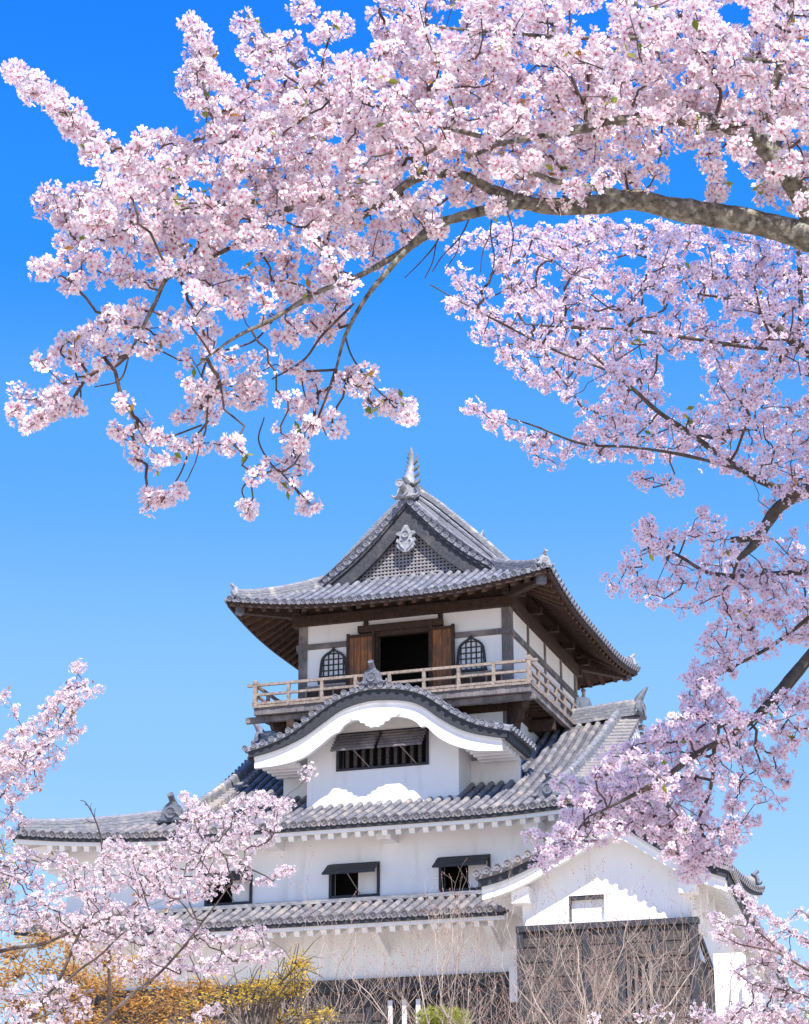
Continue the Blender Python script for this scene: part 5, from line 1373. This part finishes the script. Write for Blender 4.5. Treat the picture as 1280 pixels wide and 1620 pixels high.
for q in ((1395, 636, DB+.3), (1318, 905, DB+.1), (1368, 952, DB), (1328, 932, DB+.2), (1328, 986, DB-.1), (1290, 436, DB+.6)):
    a = at(*q); c = s0.lerp(foot, 0.15 if q[1] < 800 else 0.3)
    wood.tube(wob(smooth_curve([a, a.lerp(c, 0.5)+Vector((0, 0, -0.05)), c], 8), 0.03), list(np.linspace(0.014, 0.06, 8)), 8)
# added upper crown, unseen above the picture, put in to shade the hanging sprays
limb_tube(wood, [(1470, 760), (1500, 400), (1480, 50), (1440, -300), (1400, -600)], [22, 20, 17, 12, 6], [DB-.3, DB-.4, DB-.7, DB-1.0, DB-1.2], nodesB)
limb_tube(wood, [(1480, 50), (1400, -80), (1310, -220), (1220, -300)], [10, 8, 6, 3], [DB-.7, DB-.9, DB-1.1, DB-1.2], nodesB)
limb_tube(wood, [(1500, 300), (1600, 50), (1650, -250), (1640, -500)], [12, 9, 6, 3], [DB-.4, DB-.8, DB-1.1, DB-1.3], nodesB)
wood.build('trunk', M['bark_dark'], treeB)
polyB1 = [(700, 390), (760, 360), (860, 345), (1000, 345), (1100, 355), (1200, 375), (1310, 400), (1310, 790), (1230, 770), (1180, 760), (1100, 735), (1000, 732), (930, 728), (880, 742), (838, 735), (822, 690), (795, 672), (840, 668), (890, 692), (928, 662), (870, 625), (800, 582), (757, 545), (742, 510), (705, 490), (695, 472), (720, 460), (705, 430)]
holesB1 = [[(1052, 562), (1108, 558), (1126, 600), (1112, 640), (1072, 652), (1042, 615)], [(955, 395), (1012, 398), (1008, 425), (965, 430)], [(905, 600), (955, 606), (948, 640), (915, 636)], [(800, 495), (842, 500), (838, 520), (805, 516)], [(765, 440), (795, 430), (800, 470), (775, 480)], [(860, 420), (890, 415), (890, 450), (865, 450)], [(1005, 470), (1040, 460), (1040, 490), (1010, 495)], [(1170, 500), (1200, 520), (1190, 540), (1165, 530)], [(1215, 600), (1260, 590), (1270, 640), (1225, 640)], [(940, 455), (968, 450), (966, 478), (944, 480)], [(715, 400), (790, 385), (780, 425), (730, 440)], [(880, 640), (930, 655), (900, 672)], [(830, 560), (860, 560), (862, 590), (838, 588)], [(1120, 470), (1150, 480), (1140, 500), (1115, 495)], [(1150, 690), (1180, 690), (1190, 720), (1160, 715)], [(985, 545), (1020, 545), (1025, 570), (990, 570)], [(1085, 395), (1110, 390), (1115, 412), (1090, 415)]]
clB = [(x, y, DB+0.1+rng.normal()*0.35) for x, y in scatter(polyB1, holesB1, 17, 1.0, 8)]
clB += [(x, y, DB+0.6+rng.normal()*0.3) for x, y in scatter(polyB1, holesB1, 24, 0.9, 10)]
polyB2 = [(1008, 822), (1028, 815), (1052, 850), (1095, 808), (1130, 798), (1150, 835), (1200, 870), (1240, 850), (1310, 800), (1310, 1010), (1230, 1025), (1185, 1050), (1150, 1080), (1120, 1105), (1092, 1085), (1080, 1060), (1108, 1010), (1128, 985), (1100, 972), (1060, 968), (1010, 955), (975, 948), (942, 930), (962, 900), (985, 888), (1002, 870), (1005, 850)]
holesB2 = [[(1060, 860), (1100, 850), (1110, 880), (1075, 885)], [(1010, 895), (1050, 888), (1060, 912), (1020, 920)], [(1180, 870), (1215, 885), (1200, 900)], [(1060, 930), (1090, 930), (1090, 955), (1062, 950)], [(1200, 990), (1240, 985), (1235, 1015), (1205, 1015)], [(1150, 930), (1180, 935), (1170, 960), (1150, 955)]]
clB += [(x, y, DB+0.1+rng.normal()*0.3) for x, y in scatter(polyB2, holesB2, 17, 1.0, 8)]
clB += [(x, y, DB+0.5+rng.normal()*0.3) for x, y in scatter([(1110, 880), (1310, 880), (1310, 1010), (1180, 1045), (1120, 1090), (1095, 1070), (1130, 1000)], holesB2, 20, 1.0, 8)]
polyB3 = [(1080, 1060), (1110, 1055), (1150, 1090), (1180, 1120), (1190, 1160), (1172, 1190), (1150, 1215), (1185, 1225), (1180, 1250), (1165, 1290), (1185, 1320), (1160, 1345), (1100, 1380), (1065, 1372), (1042, 1340), (990, 1318), (955, 1335), (920, 1345), (895, 1365), (855, 1372), (848, 1335), (882, 1302), (885, 1265), (930, 1235), (940, 1212), (960, 1182), (1010, 1172), (1032, 1140), (1072, 1125)]
holesB3 = [[(1115, 1225), (1150, 1235), (1155, 1300), (1120, 1300)], [(1085, 1265), (1105, 1270), (1100, 1300), (1080, 1295)], [(1020, 1330), (1045, 1345), (1035, 1365)]]
clB += [(x, y, DB-0.5+rng.normal()*0.22) for x, y in scatter(polyB3, holesB3, 15.5, 1.0, 8)]
clB += [(x, y, DB-0.2+rng.normal()*0.22) for x, y in scatter(polyB3, holesB3, 21, 1.0, 10)]
polyB4 = [(1200, 1105), (1250, 1100), (1310, 1080), (1310, 1165), (1262, 1172), (1225, 1168), (1205, 1140)]
clB += [(x, y, DB-0.6+rng.normal()*0.15) for x, y in scatter(polyB4, [], 16)]
for pts, rad, st in [([(746, 640), (755, 650)], 5, 7), ([(1275, 760), (1240, 785), (1225, 800)], 12, 9), ([(1200, 835), (1215, 860)], 10, 10), ([(775, 655), (820, 680)], 10, 10), ([(1030, 825), (1015, 850)], 8, 9), ([(905, 1235), (890, 1240)], 6, 7), ([(1200, 1210), (1240, 1230), (1248, 1235)], 9, 9), ([(1205, 1260), (1235, 1270)], 8, 10), ([(1190, 1295), (1170, 1315)], 8, 9), ([(1240, 1185), (1232, 1190)], 6, 8), ([(1060, 775), (1056, 770)], 5, 7), ([(1015, 755), (1018, 760)], 4, 6), ([(1100, 1370), (1080, 1380)], 8, 9), ([(850, 1370), (875, 1350)], 8, 9), ([(845, 1330), (860, 1325)], 5, 8), ([(1190, 1180), (1180, 1195)], 8, 9), ([(1060, 1300), (1100, 1340)], 14, 10), ([(1160, 1330), (1135, 1350)], 8, 9),
                      ([(1085, 1380), (1120, 1365), (1150, 1345)], 10, 10)]:
    clB += [(x, y, DB-0.3+rng.normal()*0.1) for x, y in along(pts, rad, st)]
clB += [(x, y, DB+rng.normal()*0.4) for x, y in scatter([(1312, 400), (1450, 380), (1600, 420), (1640, 700), (1560, 900), (1400, 980), (1312, 1060)], [[(1380, 720), (1460, 700), (1480, 800), (1380, 810)]], 24)]
shade_crown = np.array([at(x, y, DB-1.3+rng.normal()*0.35) for x, y in scatter([(1120, -180), (1300, -120), (1500, -150), (1740, -200), (1740, -760), (1500, -800), (1250, -700), (1130, -480)], [], 20)])  # clusters of the added unseen crown, placed to cast shade
CB = np.array([at(x, y, d) for x, y, d in clB])
tw = MB(); grow_twigs(tw, nodesB, np.concatenate([CB, shade_crown]), 0.0018, 0.0072, 0.6)
tw.build('twigs', M['twig'], treeB)
make_blossoms('blossom', shade_crown, 0.046, 0.07, 26, treeB, 1, PAL_B, 0.35)  # blossom of the added crown, packed densely to shade the sprays below
_, nfB = make_blossoms('blossom', CB, 0.034, 0.042, 19, treeB, 0, PAL_B, 0.35)
lv = [CB[i]+rng.normal(size=3)*0.02 for i in rng.choice(len(CB), int(len(CB)*0.06), replace=False)]
make_leaves('young_leaves', lv, 0.045, treeB, YOUNG, M['leaf'], per=2)

# ---- cherry at lower left
DC = 21.0
treeC = empty('cherry_tree', (0, 0, 0))
tag(treeC, 'pale blossoming cherry spreading up from the lower left corner in front of the castle wall', 'tree', 'blossoming cherry trees')
wood = MB(); nodesC = []
limb_tube(wood, [(-60, 1700), (36, 1619), (75, 1577), (93, 1550), (119, 1494), (133, 1462)], [5.44, 4.08, 3.74, 2.72, 2.31, 1.70], DC, nodesC)
limb_tube(wood, [(75, 1579), (126, 1534), (158, 1511), (187, 1482), (215, 1460)], [2.72, 2.04, 1.70, 1.36, 0.82], DC-.3, nodesC)
limb_tube(wood, [(-60, 1525), (11, 1502), (65, 1494), (108, 1476), (162, 1457), (201, 1437), (230, 1417), (270, 1400)], [3.40, 3.06, 2.72, 2.72, 2.38, 2.04, 1.36, 0.68], DC+.5, nodesC)
limb_tube(wood, [(120, 1660), (176, 1604), (216, 1568), (252, 1540), (287, 1502), (316, 1465), (341, 1432), (370, 1390)], [3.40, 2.72, 2.38, 2.18, 2.04, 1.70, 1.36, 0.68], DC-.6, nodesC)
limb_tube(wood, [(30, 1619), (75, 1605), (120, 1580), (145, 1570)], [2.04, 1.70, 1.36, 0.68], DC-.5, nodesC)
limb_tube(wood, [(-60, 1470), (0, 1440), (15, 1400), (35, 1360)], [2.72, 2.04, 1.36, 0.68], DC+.8, nodesC)
limb_tube(wood, [(-60, 1320), (0, 1262), (25, 1228), (55, 1195), (85, 1150), (110, 1105), (128, 1050)], [2.72, 2.18, 1.77, 1.50, 1.16, 0.88, 0.54], DC+.6, nodesC)
limb_tube(wood, [(40, 1215), (80, 1175), (120, 1125), (152, 1092)], [1.09, 0.95, 0.68, 0.48], DC+.6, nodesC)
s0 = at(-60, 1700, DC); foot = Vector((s0.x-0.6, s0.y, 0)); trunk_to_ground(wood, s0, 0.06, foot, 0.2)
for q in ((120, 1660, DC-.6), (-60, 1525, DC+.5), (-60, 1470, DC+.8), (-60, 1320, DC+.6)):
    a = at(*q); c = s0.lerp(foot, 0.45 if q[1] > 1500 else 0.15); wood.tube(wob(smooth_curve([a, a.lerp(c, 0.5), c], 8), 0.05), list(np.linspace(0.025, 0.07, 8)), 8)
wood.build('trunk', M['bark_brown'], treeC)
polyC = [(-40, 1330), (10, 1345), (30, 1335), (75, 1345), (110, 1350), (145, 1372), (165, 1335), (182, 1310), (200, 1332), (250, 1332), (275, 1318), (287, 1270), (305, 1255), (325, 1272), (340, 1292), (370, 1258), (395, 1255), (430, 1265), (458, 1272), (452, 1300), (435, 1332), (415, 1350), (398, 1362), (402, 1388), (388, 1418), (360, 1408), (330, 1425), (300, 1430), (262, 1438), (300, 1455), (340, 1480), (400, 1462), (428, 1458), (425, 1500), (468, 1500), (430, 1522), (380, 1530), (350, 1545), (300, 1545), (262, 1558), (230, 1545), (200, 1550), (160, 1535), (130, 1525), (105, 1490), (60, 1470), (0, 1480), (-40, 1490)]
holesC = [[(180, 1410), (210, 1400), (215, 1420), (190, 1430)], [(100, 1425), (125, 1420), (130, 1440), (105, 1445)], [(235, 1430), (260, 1420), (255, 1445)], [(290, 1430), (330, 1440), (310, 1460)], [(400, 1310), (420, 1300), (415, 1330), (400, 1335)], [(330, 1300), (350, 1305), (345, 1322), (330, 1320)], [(20, 1400), (45, 1395), (50, 1420), (25, 1425)], [(195, 1490), (225, 1495), (220, 1515), (195, 1510)], [(360, 1385), (380, 1380), (380, 1400)], [(420, 1275), (440, 1285), (425, 1295)], [(70, 1380), (90, 1375), (92, 1395), (72, 1398)], [(320, 1495), (345, 1490), (345, 1510), (322, 1512)]]
clC = [(x, y, DC+rng.normal()*0.5) for x, y in scatter(polyC, holesC, 10.5, 0.92, 6)]
clC += [(x, y, DC+1+rng.normal()*0.5) for x, y in scatter(polyC, holesC, 14, 0.9, 6)]
polyC2 = [(-40, 1570), (30, 1560), (60, 1545), (110, 1560), (140, 1575), (145, 1600), (110, 1620), (60, 1640), (-40, 1640)]
clC += [(x, y, DC-.5+rng.normal()*0.3) for x, y in scatter(polyC2, [[(40, 1600), (80, 1590), (90, 1620), (50, 1625)]], 12)]
for pts, rad, st in [([(128, 1048), (118, 1062), (126, 1052)], 5, 5), ([(112, 1080), (95, 1100), (75, 1125), (50, 1150), (20, 1180), (-10, 1210)], 14, 3.2), ([(125, 1085), (118, 1110), (105, 1140), (80, 1165), (50, 1190), (10, 1225)], 14, 3.2), ([(155, 1090), (140, 1100)], 5, 4), ([(130, 1160), (112, 1170)], 6, 5), ([(100, 1195), (70, 1210), (30, 1230), (-5, 1250)], 10, 5), ([(65, 1236), (40, 1250), (10, 1262)], 7, 5), ([(5, 1105), (8, 1098)], 4, 4), ([(28, 1125), (25, 1135)], 6, 4), ([(20, 1266), (18, 1290)], 4, 8), ([(20, 1290), (36, 1300)], 6, 5), ([(5, 1200), (0, 1180)], 14, 4), ([(0, 1230), (20, 1200), (40, 1170)], 16, 4), ([(415, 1398), (440, 1384), (460, 1374)], 5, 5), ([(482, 1232), (492, 1215)], 5, 5), ([(308, 1612), (345, 1600)], 8, 6), ([(0, 1300), (15, 1310), (5, 1330)], 10, 6), ([(380, 1260), (420, 1262), (458, 1275)], 9, 6), ([(290, 1255), (310, 1275), (330, 1285)], 8, 6)]:
    clC += [(x, y, DC+0.3+rng.normal()*0.3) for x, y in along(pts, rad, st)]
CC = np.array([at(x, y, d) for x, y, d in clC])
tw = MB(); grow_twigs(tw, nodesC, CC, 0.0022, 0.0075, 1.2, 4)
tw.build('twigs', M['twig'], treeC)
_, nfC = make_blossoms('blossom', CC, 0.044, 0.048, 17, treeC, 1, PAL_C, 0.45)
lv = [CC[i]+rng.normal(size=3)*0.06 for i in rng.choice(len(CC), int(len(CC)*0.12), replace=False)]
make_leaves('young_leaves', lv, 0.05, treeC, [(0.45, 0.22, 0.07), (0.42, 0.30, 0.08), (0.5, 0.2, 0.1)], M['leaf'], per=1)

# ---- cherry at lower right
DD = 18.0
treeD = empty('cherry_tree', (0, 0, 0))
tag(treeD, 'pale cherry with thin sprays reaching in from the lower right corner', 'tree', 'blossoming cherry trees')
wood = MB(); nodesD = []
sprD = [([(1330, 1510), (1280, 1492), (1254, 1477), (1217, 1450), (1190, 1431), (1160, 1405)], 2.2), ([(1330, 1555), (1280, 1536), (1236, 1510), (1208, 1501), (1171, 1494), (1149, 1483), (1128, 1475)], 2.2), ([(1236, 1506), (1193, 1470), (1153, 1461), (1127, 1453)], 1.4), ([(1330, 1600), (1280, 1579), (1245, 1568), (1217, 1562), (1190, 1557), (1164, 1538)], 2.2), ([(1280, 1545), (1234, 1524), (1188, 1526)], 1.2), ([(1330, 1640), (1250, 1610), (1180, 1608), (1115, 1616)], 2), ([(1330, 1470), (1290, 1455), (1265, 1440)], 1.4)]
for p, r in sprD: limb_tube(wood, p, list(np.linspace(r, 0.6, len(p))), DD+rng.normal()*0.3, nodesD, 6)
s0 = at(1440, 1640, DD); foot = Vector((s0.x+0.4, s0.y, 0)); trunk_to_ground(wood, s0, 0.08, foot, 0.18)
for p, r in sprD:
    if p[0][0] > 1300:
        a = at(*p[0], DD); wood.tube(wob(smooth_curve([a, a.lerp(s0, 0.5)+Vector((0, 0, 0.05)), s0.lerp(foot, 0.1)], 8), 0.04), list(np.linspace(r*DD/FPX, 0.05, 8)), 8)
clD = []
for p, r in sprD: clD += [(x, y, DD+rng.normal()*0.15) for x, y in along(p, 9, 4.4)]
for poly, dm in (([(1215, 1535), (1310, 1530), (1310, 1640), (1230, 1600), (1180, 1585), (1190, 1560)], 11), ([(1120, 1600), (1180, 1585), (1260, 1600), (1310, 1640), (1100, 1640)], 11)):
    clD += [(x, y, DD+rng.normal()*0.3) for x, y in scatter(poly, [], dm)]
for x, y in ((1110, 1600), (1095, 1612), (1060, 1610), (1030, 1605), (1010, 1612), (1105, 1590), (940, 1612), (1045, 1600)): clD.append((x, y, DD-0.3))
CD = np.array([at(x, y, d) for x, y, d in clD])
grow_twigs(wood, nodesD, CD, 0.0022, 0.008, 1.2, 4); wood.build('trunk', M['bark_brown'], treeD)
_, nfD = make_blossoms('blossom', CD, 0.042, 0.044, 11, treeD, 1, PAL_C, 0.45)

# ================================================================== BARE SHRUBS
def bare_shrub(name, label, foot_px, depth, top_z, spread, stems, levels, seed, r0=0.022, group=None):
    rs = random.Random(seed)
    p = at(foot_px, 1500, depth); foot = Vector((p.x, p.y, 0))
    root = empty(name, foot); tag(root, label, 'shrub', 'leafless shrubs before the castle')
    st, tws, bud = MB(), MB(), []
    def grow(p, d, L, r, lv):
        n = 5; pts = [p]; 
        for k in range(n):
            w_ = 0.10 if lv == 0 else 0.24
            d = (d+Vector((rs.gauss(0, w_), rs.gauss(0, w_), (0.05 if lv == 0 else 0.14)+rs.gauss(0, .06)))).normalized(); pts.append(pts[-1]+d*(L/n))
        r1 = r*0.62
        (st if lv == 0 else tws).tube(pts, [r+(r1-r)*k/n for k in range(n+1)], 6 if lv == 0 else 4, caps=False)
        if lv >= levels:
            bud.append(pts[-1]); bud.append(pts[-2].lerp(pts[-1], 0.3)); return
        nb_ = rs.choice((2, 2, 3)) if lv else 3
        for k in range(nb_):
            t = (0.62 if lv == 0 else 0.2)+(0.38 if lv == 0 else 0.8)*(k+rs.random())/nb_; i = min(n-1, int(t*n)); q = pts[i].lerp(pts[i+1], t*n-i) if i+1 <= n else pts[-1]
            ax = Vector((rs.gauss(0, 1), rs.gauss(0, 1), rs.gauss(0, .3))).normalized()
            dd = (d*0.9+ax*rs.uniform(.7, 1.4)+Vector((0, 0, .15))).normalized()
            grow(q, dd, (top_z*0.24 if lv == 0 else L*0.62)*rs.uniform(.7, 1.15), max(0.0026, r1*rs.uniform(.5, .72)), lv+1)
        grow(pts[-1], d, (top_z*0.22 if lv == 0 else L*0.6), r1*0.8, lv+1)
    for k in range(stems):
        a = 2*math.pi*k/stems+rs.random(); b0 = Vector((math.cos(a), math.sin(a), 0))*rs.uniform(.05, .3)
        lean = spread*rs.uniform(.4, 1.0)
        d = Vector((math.cos(a)*lean, math.sin(a)*lean, 1)).normalized()
        grow(b0, d, top_z*0.60*rs.uniform(.85, 1.1), r0*rs.uniform(.8, 1.2)*1.6, 0)
    st.build('stem', M['bare'], root); tws.build('twigs', M['bare'], root)
    bm_ = MB()
    for p in bud:
        s = 0.012*rs.uniform(.6, 1.4)
        bm_.add([p+Vector((0, 0, s*1.6)), p+Vector((s*.6, 0, 0)), p+Vector((0, s*.6, 0)), p+Vector((-s*.6, 0, 0)), p+Vector((0, -s*.6, 0)), p-Vector((0, 0, s))], [(0, 1, 2), (0, 2, 3), (0, 3, 4), (0, 4, 1), (5, 2, 1), (5, 3, 2), (5, 4, 3), (5, 1, 4)])
    bm_.build('buds', M['bud'], root)
    return root
bare_shrub('bare_shrub', 'wide bare shrub of pale twigs in front of the dark boarded wing', 935, 36, 8.7, 0.16, 6, 4, 3)
bare_shrub('bare_shrub', 'leafless twiggy shrub left of the barred window between the blossoms and the green pine', 530, 38, 8.6, 0.14, 5, 4, 5)
bare_shrub('bare_shrub', 'slim leafless shrub standing right of the small green pine', 800, 40, 8.8, 0.10, 3, 4, 8)
bare_shrub('bare_shrub', 'bare reddish shrub beside the white plaster pier at the right', 1115, 33, 7.2, 0.10, 4, 4, 12)
bare_shrub('bare_shrub', 'dense low bare shrub tangled behind the yellow maple spray', 430, 37, 7.4, 0.16, 4, 4, 21)
bare_shrub('bare_shrub', 'bare bushy shrub at the foot of the wing under the right half of its boards', 1040, 35, 7.9, 0.13, 4, 4, 33)
# slender sapling whose tip rises in front of the left roof corner
sp_ = empty('bare_sapling', (at(172, 1600, 23).x, at(172, 1600, 23).y, 0)); tag(sp_, 'thin leafless sapling tip rising past the left corner of the lower roof', 'tree')
m_ = MB(); base = sp_.location.copy()
L_ = lambda x, y: at(x, y, 23)-base
m_.tube(smooth_curve([Vector((0, 0, 0)), L_(172, 1600), L_(165, 1400), L_(160, 1330), L_(150, 1295), L_(136, 1270), L_(127, 1266)], 24), list(0.026*(1-np.linspace(0, 1, 24)**0.35)+0.004), 6)
for pts in ([(153, 1302), (140, 1300), (130, 1303)], [(146, 1286), (143, 1276), (145, 1270)], [(142, 1300), (136, 1296)], [(138, 1274), (134, 1272)], [(150, 1296), (150, 1282), (152, 1278)]):
    m_.tube([L_(*p) for p in pts], [0.005, 0.004, 0.002][:len(pts)], 4)
m_.build('trunk', M['twig'], sp_)

# ================================================================== MAPLES, PINE
def leaf_tree(name, label, cat, foot, depth, clumps, leaf, nleaf, cols, m, seed, bark='maple_bark', flat=0.6):
    """clumps: (px, py, radius px) of the layered sprays"""
    rs = np.random.default_rng(seed)
    p = at(foot, 1600, depth); base = Vector((p.x, p.y, 0)); root = empty(name, base); tag(root, label, cat)
    pts = []; cen = []
    for (x, y, r) in clumps:
        c = at(x, y, depth+rs.normal()*0.5)-base; cen.append(c); R_ = r*depth/FPX
        k = int(nleaf*(r/30.0)**2)
        q = rs.normal(size=(k, 3))*np.array([R_*0.55, R_*0.55, R_*0.30])
        lay = np.round(q[:, 2]/(R_*0.28))*R_*0.28; q[:, 2] = lay+rs.normal(size=k)*R_*0.05
        pts += [Vector(c)+Vector(a) for a in q]
    w = MB(); top = Vector((0, 0, max(1.0, min(c.z for c in cen)-0.8)))
    w.tube(wob(smooth_curve([Vector((0, 0, -0.1)), top*0.4+Vector((0.1, 0, 0)), top*0.75, top], 12), 0.08), list(np.linspace(0.13, 0.03, 12)), 10)
    w.build('trunk', M[bark], root)
    b_ = MB()
    for c in cen:
        b_.tube(wob(smooth_curve([top*0.85, top.lerp(c, 0.5)+Vector((0, 0, 0.25)), c], 10), 0.06), list(np.linspace(0.018, 0.005, 10)), 6)
        for k in range(7):
            e = c+Vector(rs.normal(size=3))*0.22; b_.tube([c.lerp(top, 0.05), c.lerp(e, 0.6)+Vector((0, 0, .02)), e], [0.007, 0.005, 0.002], 4)
    b_.build('branch', M[bark], root)
    make_leaves('leaves', pts, leaf, root, cols, m, per=1, flat=flat)
    return root
rs0 = np.random.default_rng(5)
clumps = [(x, y, 26) for x, y in scatter([(-20, 1500), (60, 1488), (150, 1500), (230, 1530), (300, 1545), (345, 1560), (360, 1640), (-20, 1640)], [], 32)]
leaf_tree('maple_tree', 'orange young-leaved maple behind the lower left cherry branches', 'tree', 130, 29, clumps, 0.06, 560, [(0.70, 0.42, 0.12), (0.62, 0.32, 0.09), (0.72, 0.50, 0.12), (0.52, 0.29, 0.11), (0.66, 0.40, 0.20)], M['leaf'], 3)
clumps = [(x, y, 15) for x, y in scatter([(470, 1515), (492, 1530), (485, 1560), (455, 1575), (420, 1580), (380, 1585), (350, 1575), (385, 1560), (430, 1555), (452, 1530)], [], 14)]+[(x, y, 14) for x, y in ((445, 1612), (470, 1600), (500, 1608), (520, 1604), (485, 1618), (300, 1590), (330, 1575))]
leaf_tree('maple_tree', 'bright yellow maple sprays low between the cherry and the bare shrubs', 'tree', 400, 26, clumps, 0.05, 360, [(0.78, 0.55, 0.07), (0.72, 0.46, 0.06), (0.66, 0.50, 0.10)], M['leaf'], 4)
leaf_tree('yellow_green_tree', 'yellow green tree top showing at the left edge below the roof corner', 'tree', -30, 40, [(0, 1345, 24), (-20, 1380, 26), (8, 1375, 18), (-10, 1410, 24), (5, 1405, 16)], 0.10, 160, [(0.42, 0.42, 0.10), (0.48, 0.44, 0.14), (0.36, 0.38, 0.08)], M['leaf'], 6)
leaf_tree('yellow_green_shrub', 'yellow green bush peeping out at the bottom right corner', 'shrub', 1290, 30, [(1265, 1612, 14), (1285, 1600, 16), (1295, 1620, 20)], 0.06, 300, [(0.50, 0.47, 0.06), (0.42, 0.42, 0.06)], M['leaf'], 7)

pp = at(702, 1620, 44); pine = empty('pine_tree', (pp.x, pp.y, 0)); tag(pine, 'small clipped pine with yellow green needles below the barred window', 'tree')
base = pine.location.copy()
w = MB(); tz = (at(702, 1625, 44)-base).z; w.tube(wob([Vector((0, 0, -0.1)), Vector((0.08, 0, tz*0.4)), Vector((-0.05, 0.05, tz*0.8)), Vector((0, 0, tz))], 0.05), [0.12, 0.10, 0.07, 0.05], 8); w.build('trunk', M['maple_bark'], pine)
NV, NF, NC = [], [], []
for k in range(150):
    x = rng.uniform(662, 742); y = 1606-12*(1-((x-702)/44)**2)+rng.uniform(0, 26); c = at(x, y, 44+rng.normal()*0.25)-base
    for j in range(40):
        d = Vector(rng.normal(size=3)); d.z = abs(d.z)*0.9+0.2; d.normalize(); t = d.cross(Vector(rng.normal(size=3))).normalized()*0.006; L = rng.uniform(.08, .15)
        o = len(NV); NV += [tuple(c-t), tuple(c+t), tuple(c+d*L)]; NF.append((o, o+1, o+2)); cc = [(0.34, 0.36, 0.05), (0.22, 0.28, 0.05), (0.44, 0.42, 0.08)][rng.integers(3)]; NC += [cc]*3
me = bpy.data.meshes.new('needles'); me.from_pydata(NV, [], NF)
a_ = me.attributes.new('Col', 'FLOAT_COLOR', 'POINT'); a_.data.foreach_set('color', [x for c in NC for x in (*c, 1)])
me.materials.append(M['needle']); o = bpy.data.objects.new('needles', me); COL.objects.link(o); o.parent = pine
print('flowers', nfA, nfB, nfC, nfD)
